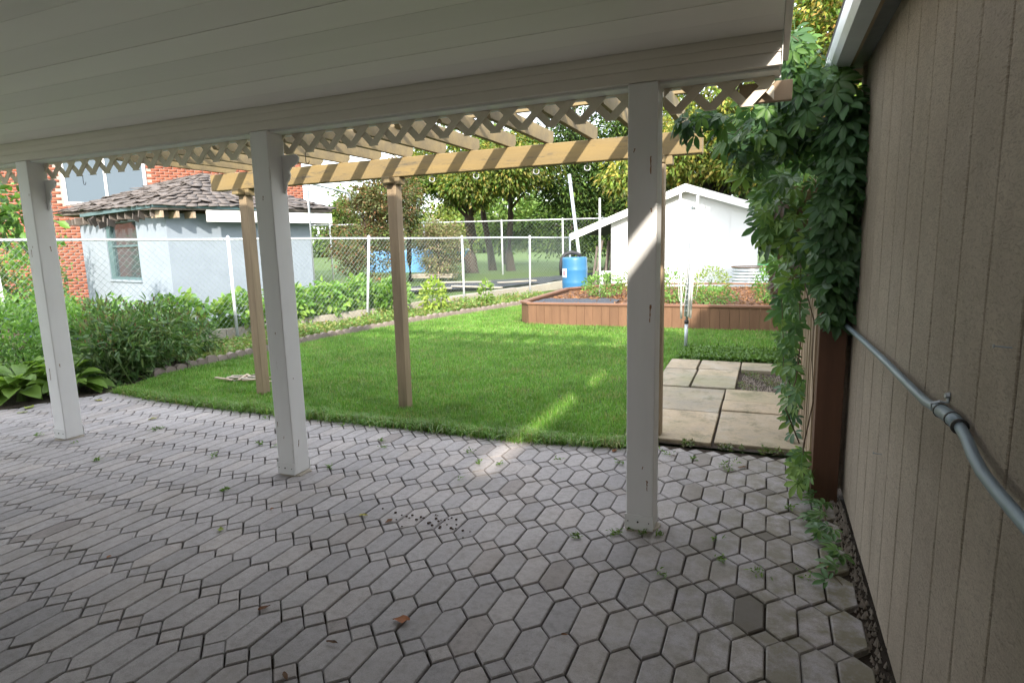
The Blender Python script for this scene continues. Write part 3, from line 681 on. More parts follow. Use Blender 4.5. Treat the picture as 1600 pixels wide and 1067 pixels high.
D = rng.normal(size=(n, 3)); D[:, 2] *= .25
o = leaves(P, D, rng.uniform(.04, .09, n), rng.uniform(.015, .03, n), [(.24, .12, .06), (.17, .085, .05), (.30, .17, .09), (.09, .06, .045)], 'mulch_chips', 'dry_leaf', simple=True); rc(o); o['kind'] = 'stuff'
tb = MB(); 
for i in range(14):
    for j in range(6): tb.v.append((-3.85 + i * .11 + random.gauss(0, .02), 9.75 + j * .2 + .05 * i * (j > 3) * .3, .425 + random.random() * .03))
tb.f = [(i * 6 + j, (i + 1) * 6 + j, (i + 1) * 6 + j + 1, i * 6 + j + 1) for i in range(13) for j in range(5)]
tag(tb.build('weed_fabric', 'tarp_black', smooth=True), 'crumpled black weed fabric over one corner of the raised bed', 'fabric')

# ------------------------------------------------------------------ white garden shed
sh = thing('garden_shed', 'white gabled garden shed with a lean-to eave over stacked wood', 'shed', (-2.1, 16.45, .27))
shi = Matrix.Translation((2.1, -16.45, -.27))
def sc_(o, p=None):
    o.parent = p or sh
    if p is None: o.matrix_parent_inverse = shi
    return o
gpts = [(-3.97, .22), (-.30, .22), (-.30, 2.16), (-2.0, 2.74), (-3.97, 1.97)]
w_ = sc_(MB().prism(gpts, 16.45, 20.0, 'y').build('wall', 'shed_white'))
x = -3.97 + .61
while x < -.35:
    zt = 1.97 + (x + 3.97) * (2.74 - 1.97) / 1.97 if x < -2.0 else 2.74 - (x + 2.0) * (.58 / 1.70)
    sc_(MB().box((x - .004, 16.442, .25), (x + .004, 16.449, zt - .05)).build('panel_joint', 'shed_white'), w_); x += .61
def slabroof(a, b, name, y0, y1, t0, t1, mat, p=None):
    (x0, z0), (x1, z1) = a, b
    return sc_(MB().poly([(x0, y0, z0 + t0), (x1, y0, z1 + t0), (x1, y0, z1 + t1), (x0, y0, z0 + t1), (x0, y1, z0 + t0), (x1, y1, z1 + t0), (x1, y1, z1 + t1), (x0, y1, z0 + t1)],
        [(0, 1, 2, 3), (4, 7, 6, 5), (0, 4, 5, 1), (1, 5, 6, 2), (2, 6, 7, 3), (3, 7, 4, 0)]).build(name, mat), p)
RA, RL, RR = (-2.0, 2.72), (-5.06, 1.56), (-.02, 2.06)
for a in (RL, RR): slabroof(RA, a, 'roof', 16.20, 20.2, .135, .165, 'shingle'); slabroof(RA, a, 'fascia', 16.16, 16.195, -.03, .16, 'trim_white')
sc_(MB().box((-.298, 16.445, .25), (-.25, 16.49, 2.0)).build('corner_board', 'shed_white'), w_)
wp = thing('stacked_lumber', 'dark old lumber leaning upright under the shed lean-to', 'lumber', (-4.3, 17.2, .25))
for k in range(9):
    x = -4.02 - k * .075; M = Matrix.Translation((x, 16.9 + random.uniform(0, .5), .27)) @ Matrix.Rotation(R(random.uniform(4, 12)), 4, 'Y')
    o = MB().box((-.03, -.02, 0), (.03, .02, random.uniform(1.1, 1.4)), M).build('board', 'rot_wood'); o.parent = wp; o.matrix_parent_inverse = Matrix.Translation((4.3, -17.2, -.25))

# ------------------------------------------------------------------ barrel, hose, pole, ring planter, stakes
br = thing('rain_barrel', 'bright blue plastic rain barrel with square label beside the shed', 'barrel', (-4.15, 13.63, .27))
pr = [(.02, 0), (.27, .0), (.288, .03), (.29, .2), (.294, .27), (.297, .29), (.294, .31), (.291, .38), (.294, .56), (.298, .58), (.294, .60), (.29, .7), (.288, .82), (.282, .86), (.265, .875), (.25, .865), (.02, .865)]
b_ = MB().lathe(pr, 40).build('body', 'barrel_blue', br, smooth=True)
def barrel_patch(name, mat, zlo, zhi, a0, a1, r):
    vs = [(r * math.cos(a), r * math.sin(a), z) for z in (zlo, zhi) for a in np.linspace(a0, a1, 7)]
    return MB().poly(vs, [(i, i + 1, i + 8, i + 7) for i in range(6)]).build(name, mat, br)
aL = math.atan2(-13.6, 4.15) - .95
lb = barrel_patch('label', 'label_white', .42, .62, aL - .28, aL + .28, .3005)
dm = MB(); vs = []
for r_, z_ in ((0, .08), (.11, .02), (.07, 0), (.11, -.03), (0, -.08), (-.11, -.03), (-.07, 0), (-.11, .02)): vs.append((.3025 * math.cos(aL + r_), .3025 * math.sin(aL + r_), .52 + z_))
dm.poly(vs, [(0, 7, 6, 5, 4, 3, 2, 1)]).build('printed_mark', 'label_red', br)
hp = [(-4.50, 13.70, .72), (-4.52, 13.72, .95), (-4.50, 13.75, 1.12), (-4.42, 13.80, 1.22), (-4.30, 13.86, 1.25), (-4.18, 13.9, 1.23), (-4.08, 13.92, 1.16)]
tag(MB().tube(hp, .045, 10).build('hose', 'rubber', smooth=True), 'thick black hose arching over the rim of the blue barrel', 'hose')
lp = thing('metal_pole', 'long grey metal pole leaning up beside the blue barrel', 'pole', (-4.33, 14.61, .3))
o = MB().tube([(.06, 0, -.05), (0, 0, .85), (-.30, .2, 2.85)], .042, 10).build('shaft', 'galvanised', lp, smooth=True)
MB().tube([(-.262, .175, 2.6), (-.27, .18, 2.66)], .05, 10).build('collar', 'galvanised', lp, smooth=True)
pl = thing('ring_planter', 'round corrugated galvanised planter against the white shed', 'planter', (-.38, 15.6, .41))
prf = []; 
for k in range(21): prf.append((.42 + .012 * math.cos(k * math.pi / 2), .02 + k * .0185))
MB().lathe([(r_, z_) for r_, z_ in prf], 48).build('wall', 'galvanised', pl, smooth=True)
rimp = [(.43 * math.cos(a), .43 * math.sin(a), .395) for a in np.linspace(0, 2 * math.pi, 49)]
MB().tube(rimp, .012, 6, cap=False).build('rim', 'rust', pl, smooth=True)
tag(MB().tube([(-3.10, 11.9, .38), (-3.13, 12.02, 2.33)], [.022, .018], 8).build('garden_stake', 'cord_white', smooth=True), 'single tall pale wooden stake in the raised bed clear of the shed', 'stake')
wb = thing('wooden_stand', 'low pale plank stand beside the blue barrel', 'stand', (-3.5, 14.9, .28))
MB().box((-.35, -.2, .42), (.25, .2, .47)).build('top', 'cord_white', wb)
for sx in (-.3, .2): MB().box((sx - .04, -.18, 0), (sx + .04, -.10, .42)).build('leg', 'cord_white', wb)

# ------------------------------------------------------------------ folded rotary clothes dryer
cl = thing('clothes_dryer', 'folded rotary clothes line with white arms standing on the lawn', 'clothes dryer', (-.933, 7.87, .081))
MB().tube([(0, 0, -.05), (.006, 0, .34)], .021, 12).build('ground_socket', 'galvanised', cl, smooth=True)
MB().tube([(.006, 0, .30), (.065, .01, 1.78)], .016, 12).build('pole', 'galvanised', cl, smooth=True)
MB().tube([(.006, 0, .335), (.0075, 0, .375)], .028, 12).build('lower_collar', 'iron', cl, smooth=True)
MB().tube([(.062, .01, 1.75), (.066, .01, 1.83)], .026, 12).build('top_hub', 'galvanised', cl, smooth=True)
arms = [((-.055, -.03, .40), (-.095, -.04, 1.98)), ((.055, -.03, .41), (.105, .05, 1.92)), ((-.02, .05, .42), (.02, .08, 1.80)), ((.03, -.06, .43), (.08, -.06, 1.74))]
for a, b in arms: MB().tube([a, b], .0145, 8).build('arm', 'cord_white', cl, smooth=True)
MB().tube([(.013 + .024 * math.cos(t) + .0, .024 * math.sin(t) - .01, .45 + t * .011) for t in np.linspace(0, 40, 160)], .006, 5).build('coiled_line', 'galvanised', cl, smooth=True)
for k in range(9):
    a = random.uniform(0, 2 * math.pi); x0 = random.uniform(-.09, .10); dpt = random.uniform(.55, 1.1); wd = random.uniform(.05, .17)
    z1 = random.uniform(1.4, 1.85); pts = []
    for t in np.linspace(0, 1, 16):
        pts.append((x0 + wd * (t - .5) + .05 * math.sin(t * math.pi) * math.cos(a), .06 * math.sin(a) * math.sin(t * math.pi) - .03, z1 - (z1 - dpt) * (1 - abs(2 * t - 1) ** 2.5)))
    MB().tube(pts, .0022, 5).build('hanging_line', 'cord_white', cl, smooth=True)

# ------------------------------------------------------------------ pale blue neighbour garage
bg = thing('blue_garage', 'small weathered pale blue garage with sagging grey shingle roof behind the wire fence', 'garage', (-9.5, 7.4, .3))
BA = np.array([-9.5, 7.40]); BU = np.array([math.sin(R(15)), math.cos(R(15))]); BV = np.array([-math.cos(R(15)), math.sin(R(15))])
bgi = Matrix.Translation((9.5, -7.4, -.3))
def bp(u, v, z): p = BA + BU * u + BV * v; return (p[0], p[1], z)
def bc(o, p=None):
    o.parent = p or bg
    if p is None: o.matrix_parent_inverse = bgi
    return o
LU, LV, ZE = 2.82, 4.1, 2.14
def bbox(u0, u1, v0, v1, z0, z1):
    m = MB(); vs = [bp(u0, v0, z0), bp(u1, v0, z0), bp(u1, v1, z0), bp(u0, v1, z0), bp(u0, v0, z1), bp(u1, v0, z1), bp(u1, v1, z1), bp(u0, v1, z1)]
    return m.poly(vs, [(0, 1, 2, 3), (4, 7, 6, 5), (0, 4, 5, 1), (1, 5, 6, 2), (2, 6, 7, 3), (3, 7, 4, 0)])
WV0, WV1, WZ0, WZ1 = 1.25, 2.75, .98, 2.06
bc(bbox(0, LU, 0, .1, .15, ZE).build('wall', 'pale_blue')); bc(bbox(.0, .1, .1, WV0, .15, ZE).build('wall', 'pale_blue')); bc(bbox(.0, .1, WV1, LV, .15, ZE).build('wall', 'pale_blue'))
bc(bbox(0, .1, WV0, WV1, .15, WZ0).build('wall', 'pale_blue')); bc(bbox(0, .1, WV0, WV1, WZ1, ZE).build('wall', 'pale_blue'))
bc(bbox(.1, LU, LV - .1, LV, .15, ZE).build('wall', 'pale_blue')); bc(bbox(LU - .1, LU, .1, LV - .1, .15, ZE).build('wall', 'pale_blue'))
wn = bc(bbox(.06, .075, WV0, WV1, WZ0, WZ1).build('window', 'pane'))
for (v0, v1, z0, z1) in ((WV0, WV0 + .06, WZ0, WZ1), (WV1 - .22, WV1, WZ0, WZ1), (WV0 + .06, WV1 - .22, WZ0, WZ0 + .05), (WV0 + .06, WV1 - .22, 1.60, 1.64)):
    bc(bbox(.02, .058, v0, v1, z0, z1).build('frame', 'teal_frame'), wn)
bc(bbox(-.035, .0, WV0 - .03, WV1 + .03, WZ0 - .04, WZ0).build('sill', 'pale_blue'), wn)
OV = .33; ZR = 2.98; ZEE = 2.21
c00, c10, c11, c01 = bp(-OV, -OV, ZEE), bp(LU + OV, -OV, ZEE + .05), bp(LU + OV, LV + OV, ZEE), bp(-OV, LV + OV, ZEE + .12)
r0, r1 = bp(LU / 2, 1.35, ZR), bp(LU / 2, LV - 1.35, ZR)
roof = bc(MB().poly([c00, c10, c11, c01, r0, r1], [(0, 1, 4), (1, 2, 5, 4), (2, 3, 5), (3, 0, 4, 5)]).build('roof', 'rot_wood'))
so_ = roof.modifiers.new('s', 'SOLIDIFY'); so_.thickness = .04
V = []; Fs = []
def shing(a, b, c, d, rowsn, per):
    a, b, c, d = [np.array(p) for p in (a, b, c, d)]     # eave a-b, top d-c
    nrm = np.cross(b - a, d - a); nrm /= np.linalg.norm(nrm)
    if nrm[2] < 0: nrm = -nrm
    for i in range(rowsn):
        t0, t1 = i / rowsn - .03, (i + 1.35) / rowsn
        e0, e1 = a + (d - a) * t0, b + (c - b) * t0; f0, f1 = a + (d - a) * min(t1, 1.02), b + (c - b) * min(t1, 1.02)
        L = np.linalg.norm(e1 - e0); n = max(2, int(L / per)); off = random.random() / n
        for k in range(-1, n):
            s0, s1 = max(0, (k + .02) / n + off), min(1, (k + .98) / n + off)
            if s1 - s0 < .2 / n: continue
            lift = nrm * (.045 + abs(random.gauss(0, .013)) + (0.05 if random.random() < .08 else 0)); lift2 = nrm * (.05 + abs(random.gauss(0, .018)))
            dr = (e0 - f0) / np.linalg.norm(e0 - f0) * random.gauss(0, .02); o = len(V)
            q = [e0 + (e1 - e0) * s0 + lift + dr, e0 + (e1 - e0) * s1 + lift2 + dr, f0 + (f1 - f0) * s1 + nrm * .035, f0 + (f1 - f0) * s0 + nrm * .035]
            V.extend(q); V.extend([p - nrm * .012 for p in q])
            Fs.extend([(o, o + 1, o + 2, o + 3), (o + 4, o + 7, o + 6, o + 5), (o, o + 4, o + 5, o + 1), (o + 1, o + 5, o + 6, o + 2), (o + 3, o + 2, o + 6, o + 7), (o, o + 3, o + 7, o + 4)])
shing(c00, c10, r0, r0, 12, .18); shing(c01, c00, r0, r1, 12, .18); shing(c10, c11, r1, r0, 12, .22)
s_ = npmesh('shingles', np.array(V), np.array(Fs), 'shingle'); bc(s_, roof); s_['kind'] = 'stuff'
bc(bbox(.55, LU + OV - .02, -OV + .0, -OV + .03, 1.99, 2.19).build('fascia', 'trim_white'))
bc(bbox(LU + OV - .03, LU + OV, -OV + .03, LV, 1.99, 2.18).build('fascia', 'trim_white'))
for u in (-.2, .05, .32): bc(bbox(u, u + .05, -OV + .02, .05, 2.05, 2.16).build('rafter_tail', 'tan_board'))
for v in np.arange(-.1, LV, .34):
    bc(bbox(-OV + .02 + random.uniform(0, .06), .02, v, v + .05, 2.08 + random.gauss(0, .01), 2.20).build('rafter_tail', 'rot_wood'))
for k in range(7):
    v = random.uniform(-.1, 2.6); z = random.uniform(2.02, 2.14)
    M = Matrix.Translation(bp(-OV + random.uniform(-.02, .1), v, z)) @ Matrix.Rotation(random.uniform(-.7, .7), 4, 'X') @ Matrix.Rotation(R(105), 4, 'Z') @ Matrix.Rotation(random.uniform(-.6, .6), 4, 'Y')
    bc(MB().box((-.09, -.006, -.07), (.09, .006, .06), M).build('loose_shingle', 'shingle'))
bc(bbox(-OV - .015, -OV + .012, -.3, 2.9, ZEE - .01, ZEE + .05).build('drip_edge', 'teal_frame')); bc(bbox(-OV, LU * .55, -OV - .012, -OV + .0, ZEE + .0, ZEE + .055).build('drip_edge', 'teal_frame'))
pp = [bp(LU - .3, -.45, .3), bp(LU - .3, -.45, 2.62), bp(LU - .28, -.45, 2.72), bp(LU - .2, -.42, 2.76), bp(LU + .9, -.1, 2.66), bp(LU + .97, -.08, 2.62), bp(LU + 1.0, -.08, 2.5)]
bc(MB().tube(pp, .025, 8).build('bent_pipe', 'galvanised', smooth=True))

# ------------------------------------------------------------------ red brick house far left
bh = thing('brick_house', 'red brick house with white-framed window behind the blue garage', 'house', (-16, 11, .3))
bhi = Matrix.Translation((16, -11, -.3))
def hc(o, p=None):
    o.parent = p or bh
    if p is None: o.matrix_parent_inverse = bhi
    return o
H1 = np.array([-13.6, 15.5]); H0 = np.array([-19.6, 6.2]); HL = np.linalg.norm(H1 - H0); HD = (H1 - H0) / HL; HN = np.array([HD[1], -HD[0]])
def hp_(s, o, z): p = H0 + HD * s + HN * o; return (p[0], p[1], z)
def hbox(s0, s1, o0, o1, z0, z1):
    return MB().poly([hp_(s0, o0, z0), hp_(s1, o0, z0), hp_(s1, o1, z0), hp_(s0, o1, z0), hp_(s0, o0, z1), hp_(s1, o0, z1), hp_(s1, o1, z1), hp_(s0, o1, z1)],
        [(0, 3, 2, 1), (4, 5, 6, 7), (0, 1, 5, 4), (1, 2, 6, 5), (2, 3, 7, 6), (3, 0, 4, 7)])
wall = hc(hbox(-1, HL, -5, 0, .1, 4.35).build('wall', 'mortar'))
W0, W1, Z0, Z1 = 5.0, 6.75, 2.85, 4.1
V = []; Fs = []
z = .2; r = 0
while z < 4.3:
    s = -1 + (r % 2) * .11
    while s < HL - .02:
        e = min(s + .205, HL)
        if not (z + .06 > Z0 - .06 and z < Z1 + .06 and e > W0 - .08 and s < W1 + .08):
            o = len(V); d = .008 + random.random() * .005
            V += [hp_(s, 0, z), hp_(e, 0, z), hp_(e, 0, z + .062), hp_(s, 0, z + .062), hp_(s, d, z), hp_(e, d, z), hp_(e, d, z + .062), hp_(s, d, z + .062)]
            Fs += [(o + 4, o + 5, o + 6, o + 7), (o, o + 1, o + 5, o + 4), (o + 1, o + 2, o + 6, o + 5), (o + 2, o + 3, o + 7, o + 6), (o + 3, o, o + 4, o + 7)]
        s += .218
    z += .075; r += 1
o = npmesh('bricks', np.array(V), np.array(Fs), 'brick'); hc(o, wall); o['kind'] = 'stuff'
wn = hc(hbox(W0, W1, .0, .02, Z0, Z1).build('window', 'bluepane'))
for (a, b, z0, z1) in ((W0 - .07, W0, Z0 - .07, Z1 + .07), (W1, W1 + .07, Z0 - .07, Z1 + .07), (W0, W1, Z0 - .07, Z0), (W0, W1, Z1, Z1 + .07), ((W0 + W1) / 2 - .03, (W0 + W1) / 2 + .03, Z0, Z1)):
    hc(hbox(a, b, .0, .04, z0, z1).build('frame', 'trim_white'), wn)
hc(MB().poly([hp_(-1.4, .4, 4.36), hp_(HL + .4, .4, 4.36), hp_(HL + .4, -5.4, 4.36), hp_(-1.4, -5.4, 4.36), hp_(1.2, -2.5, 5.9), hp_(HL - 2.2, -2.5, 5.9)], [(0, 1, 5, 4), (1, 2, 5), (2, 3, 4, 5), (3, 0, 4), (0, 3, 2, 1)]).build('roof', 'roof_dark'))

# ------------------------------------------------------------------ things in the neighbouring yard
M0 = MB(); nu, nv = 22, 12
for i in range(nu + 1):
    for j in range(nv + 1):
        x = -10.2 + i * .20 + j * .10 + random.gauss(0, .03); y = 11.6 + i * .19 + j * .35; M0.v.append((x, y, float(zn(x, y)) + .0 + abs(random.gauss(0, .025))))
M0.f = [(i * (nv + 1) + j, (i + 1) * (nv + 1) + j, (i + 1) * (nv + 1) + j + 1, i * (nv + 1) + j + 1) for i in range(nu) for j in range(nv)]
tag(M0.build('ground_sheet', 'tarp_black', smooth=True), 'large black plastic ground sheet spread over the neighbouring vegetable plot', 'ground sheet')
for k, (x, y, a, l, lab) in enumerate(((-8.2, 13.6, .5, 1.4, 'pale plank lying on the black ground sheet nearest the leaning fence post'), (-7.0, 14.2, -.3, 1.7, 'pale plank lying crosswise on the black ground sheet'), (-6.5, 15.8, .9, 1.2, 'short pale plank at the edge of the black ground sheet by the barrel'), (-8.3, 15.6, .2, 2.0, 'long weathered plank at the back of the black ground sheet'))):
    M = Matrix.Translation((x, y, float(zn(x, y)) + .05)) @ Matrix.Rotation(a, 4, 'Z') @ Matrix.Rotation(.01, 4, 'X')
    tag(MB().box((-l / 2, -.08, 0), (l / 2, .08, .035), M).build('plank', 'concrete', bevel=.004), lab, 'plank')
bt = thing('timber_stack', 'low stack of pale timber by the far fence', 'timber', (-10.2, 17.6, .4))
for k in range(6):
    MB().box((-.7, -.3 + .2 * (k % 3), .06 + .07 * (k // 3)), (.7, -.12 + .2 * (k % 3), .12 + .07 * (k // 3)), Matrix.Rotation(.15 + random.gauss(0, .03), 4, 'Z')).build('timber', 'concrete', bt)
# parked car far behind the field fence
ca = thing('parked_car', 'light blue car parked beyond the far chain-link fence', 'car', (-20.4, 36.0, .36), R(20))
prof = [(-2.1, .35), (2.1, .35), (2.15, .75), (1.95, .92), (1.1, 1.0), (.55, 1.45), (-.9, 1.48), (-1.55, 1.05), (-2.1, .98), (-2.18, .7)]
MB().prism(prof, -.85, .85, 'y').build('body', 'car_blue', ca, bevel=.06)
for y0 in (-.856, .85): MB().prism([(.95, 1.03), (.5, 1.38), (-.85, 1.4), (-1.35, 1.05)], y0, y0 + .006, 'y').build('window', 'pane', ca)
for x in (-1.3, 1.35):
    for y0 in (-.87, .67): MB().tube([(x, y0, .33), (x, y0 + .2, .33)], .33, 20).build('wheel', 'rubber', ca, smooth=True)
tr = tag(MB().box((-16.5, 22.5, .2), (-13.4, 23.0, 1.35)).build('covered_trailer', 'car_blue', bevel=.12), 'low blue tarpaulin-covered trailer beyond the far fence by the blue garage', 'trailer')
tag(MB().poly([(-120, 26, .31), (60, 26, .31), (90, 140, .31), (-150, 140, .31)], [(0, 1, 2, 3)]).build('sports_field', 'field'), kind='structure')
tag(MB().poly([(-60, 36, .32), (30, 36, .32), (30, 36.9, .32), (-60, 36.9, .32)], [(0, 1, 2, 3)]).build('field_line', 'trim_white'), kind='structure')

# ------------------------------------------------------------------ grass
def lawn_points(n):
    out = []
    while sum(len(o) for o in out) < n:
        y = 3.95 + (rng.random(60000) ** 1.7) * 9.5; x = rng.uniform(-6.9, .3, 60000)
        l = np.interp(y, EDX, EDY); r_ = np.interp(y, [4.0, 4.3, 7.18, 7.3, 9.46, 9.47, 9.8, 14.5], [-0.82, -0.96, -1.02, 0.26, 0.26, -3.75, -4.05, -4.15])
        k = (x > l + .02) & (x < r_) & (y > ynear(x) + .015 * np.sin(x * 9) + .02 * np.sin(x * 23) + .03)
        out.append(np.c_[x[k], y[k]])
    return np.concatenate(out)[:n]
def blades(P, Lm, Wm, name, pal, lean=.55, mat='grass_blade', zf=zg):
    n = len(P); z = zf(P[:, 0], P[:, 1]); B = np.c_[P, z]
    a = rng.uniform(0, 2 * np.pi, n); dr = np.c_[np.cos(a), np.sin(a), np.zeros(n)]; sd = np.c_[-np.sin(a), np.cos(a), np.zeros(n)]
    tf = np.sin(P[:, 0] * 3.7 + 2.2 * np.sin(P[:, 1] * 2.9)) * np.sin(P[:, 1] * 4.1 + 1.9 * np.sin(P[:, 0] * 3.3)) + .5 * np.sin(P[:, 0] * 11 + P[:, 1] * 7) * np.sin(P[:, 1] * 13 - P[:, 0] * 5)
    L = Lm * rng.uniform(.55, 1.25, n)[:, None] * (1 + .55 * np.clip(tf - .35, 0, 1))[:, None]; W = Wm * rng.uniform(.7, 1.3, n)[:, None]; le = (np.abs(rng.normal(size=(n, 1))) * lean)
    up = np.array([0, 0, 1.0])
    m = B + up * L * .6 + dr * L * .28 * le; t = B + up * L * (1 - .32 * np.minimum(le, 2)) + dr * L * .85 * le
    V = np.stack([B - sd * W / 2, B + sd * W / 2, m + sd * W * .42, m - sd * W * .42, t], 1).reshape(-1, 3)
    o = np.arange(n)[:, None, None] * 5; F = (np.array([[0, 1, 2], [0, 2, 3], [3, 2, 4]])[None] + o).reshape(-1, 3)
    pal = np.array(pal); i = rng.integers(0, len(pal), n); j = rng.integers(0, len(pal), n); tt = rng.random((n, 1))
    patch = (np.sin(P[:, 0] * 2.1 + np.sin(P[:, 1] * 1.7)) * np.sin(P[:, 1] * 2.6 + 1.3 * np.sin(P[:, 0] * 1.1)))[:, None] * .13 + (np.sin(P[:, 0] * 7.3 + 2 * np.sin(P[:, 1] * 5.1)) * np.sin(P[:, 1] * 8.7 + 1.7 * np.sin(P[:, 0] * 6.1)))[:, None] * .10
    c = (pal[i] * tt + pal[j] * (1 - tt)) * (1 + rng.normal(size=(n, 1)) * .12 + patch)
    dry = (rng.random(n) < np.clip(.05 + .22 * (-tf - .35), .02, .3))[:, None]; c = np.where(dry, np.array([.30, .29, .13]) * rng.uniform(.7, 1.2, (n, 1)), c)
    c = c * (1 - .22 * np.clip(tf - .3, 0, 1))[:, None]
    return npmesh(name, V, F, mat, np.repeat(np.clip(c, .005, 1), 5, 0))
GP = [(.105, .265, .032), (.135, .30, .045), (.078, .215, .024), (.165, .32, .065), (.25, .31, .11), (.12, .27, .04)]
tag(blades(lawn_points(240000), .044, .0040, 'lawn_grass', GP), 'short mown green lawn grass', 'grass', kind='stuff')
ex = rng.uniform(-6.4, -.85, 9000); ey = ynear(ex) + rng.normal(size=9000) * .03 + .055
tag(blades(np.c_[ex, ey], .085, .0045, 'edge_grass', GP + [(.20, .19, .09)], lean=1.1), 'longer ragged grass overhanging the edge of the paving', 'grass', kind='stuff')
# low clover and weeds at the end of the slab path
n = 5200; P = np.c_[rng.uniform(-.95, .25, n), rng.uniform(7.22, 8.0, n)]; k = rng.random(n) < np.clip((8.15 - P[:, 1]) * 1.6, .1, 1); P = P[k]; n = len(P)
P3 = np.c_[P, zg(P[:, 0], P[:, 1]) + rng.uniform(.01, .055, n)]; D = rng.normal(size=(n, 3)); D[:, 2] = np.abs(D[:, 2]) * .4
tag(leaves(P3, D, rng.uniform(.025, .05, n), rng.uniform(.02, .035, n), [(.09, .18, .04), (.12, .21, .05), (.07, .14, .03)], 'clover_patch', simple=True), 'low leafy clover patch at the end of the slab path', 'clover', kind='stuff')

# ------------------------------------------------------------------ vegetation builders
def ell(n, c, r, shell=.5):
    d = unit(rng.normal(size=(n, 3))); q = (shell + (1 - shell) * rng.random((n, 1))) ** .6
    return np.array(c) + d * q * np.array(r), d
def bush(name, label, cat, base, c, r, n, ls, pal, aspect=.45, group=None, upright=.3, shell=.35, stems=6, mat='leaf', clump=0, simple=False, droop=0.0):
    t = thing(name, label, cat, base, group=group); inv = Matrix.Translation(-Vector(base))
    if clump:
        cc_, dd = ell(clump, c, r, .45); i = rng.integers(0, clump, n); P = cc_[i] + rng.normal(size=(n, 3)) * np.array(r).mean() * .16; D = P - cc_[i] + dd[i] * np.array(r).mean() * .15
    else: P, D = ell(n, c, r, shell)
    P[:, 2] = np.maximum(P[:, 2], base[2] + .02)
    D = unit(D) + rng.normal(size=(n, 3)) * .6; D[:, 2] += upright - droop
    o = leaves(P, D, ls * rng.uniform(.6, 1.3, n), ls * aspect * rng.uniform(.7, 1.2, n), pal, 'foliage', mat, simple=simple); o.parent = t; o.matrix_parent_inverse = inv
    if stems:
        for k in range(stems):
            e, _ = ell(1, c, np.array(r) * .75, .3); e = e[0]; m = MB(); b0 = Vector(base) + Vector((random.gauss(0, r[0] * .2), random.gauss(0, r[1] * .2), -.02))
            m.tube([b0, (b0 * .45 + Vector(e) * .55) + Vector((0, 0, .05)), Vector(e)], [.012, .009, .004] if r[2] < 1 else [.05, .03, .012], 6)
            s = m.build('stem', 'green_stem' if r[2] < 1 else 'bark', smooth=True); s.parent = t; s.matrix_parent_inverse = inv
    return t
def tree(name, label, base, trunk_h, r0, crowns, ncl, nper, ls, pal, aspect=.5, droop=.5, mat='leaf', lean=(0, 0), group=None, spread=.42, simple=True, jitter=.15, cat='tree'):
    t = thing(name, label, cat, base, group=group); inv = Matrix.Translation(-Vector(base)); b = Vector(base)
    top = b + Vector((lean[0], lean[1], trunk_h))
    m = MB(); pts = [b + Vector((0, 0, -.1))]
    for k in range(1, 7): s = k / 6; pts.append(b.lerp(top, s) + Vector((random.gauss(0, r0 * .3), random.gauss(0, r0 * .3), 0)))
    m.tube(pts, [r0 * 1.25] + [r0 * (1 - .11 * k) for k in range(1, 7)], 10)
    o = m.build('trunk', 'bark', smooth=True); o.parent = t; o.matrix_parent_inverse = inv
    CC = []; DD = []
    for (c, r, share) in crowns:
        a, d = ell(int(ncl * share), c, r, .35); CC.append(a); DD.append(d)
    CC = np.concatenate(CC); DD = np.concatenate(DD); nb = len(CC)
    bm_ = MB()
    for k in range(0, nb, max(1, nb // 46)):
        e = Vector(CC[k]); f = min(1.0, max(.25, (e.z - b.z) / max(trunk_h, .1) * .75)); s = b.lerp(top, f)
        bm_.tube([s, s.lerp(e, .5) + Vector((0, 0, .15)), e], [r0 * .32, r0 * .2, r0 * .07], 5, cap=False)
    o = bm_.build('limbs', 'bark', smooth=True); o.parent = t; o.matrix_parent_inverse = inv
    n = nb * nper; i = np.repeat(np.arange(nb), nper); cs = spread * rng.uniform(.6, 1.3, nb)[i][:, None]
    q = rng.normal(size=(n, 3)) * np.array([1, 1, .55]); P = CC[i] + q * cs * .55
    D = unit(q) + DD[i] * .5 + rng.normal(size=(n, 3)) * .35; D[:, 2] -= droop
    tint = rng.normal(size=(nb, 1)) * .30
    o = leaves(P, D, ls * rng.uniform(.6, 1.35, n), ls * aspect * rng.uniform(.7, 1.2, n), pal, 'crown', mat, simple=simple, jitter=jitter)
    a = o.data.color_attributes['col']; buf = np.empty(len(o.data.vertices) * 4, np.float32); a.data.foreach_get('color', buf); buf = buf.reshape(-1, 4)
    kk = len(o.data.vertices) // n; buf[:, :3] *= np.clip(1 + np.repeat(tint[i], kk, 0), .4, 1.8); a.data.foreach_set('color', buf.ravel())
    o.parent = t; o.matrix_parent_inverse = inv
    return t
YG = [(.17, .21, .035), (.12, .18, .03), (.23, .22, .045), (.08, .145, .025), (.28, .22, .055)]
MG = [(.065, .14, .025), (.09, .165, .03), (.05, .105, .018), (.13, .175, .04)]
DG = [(.035, .075, .018), (.05, .10, .022), (.025, .055, .015), (.07, .12, .03)]
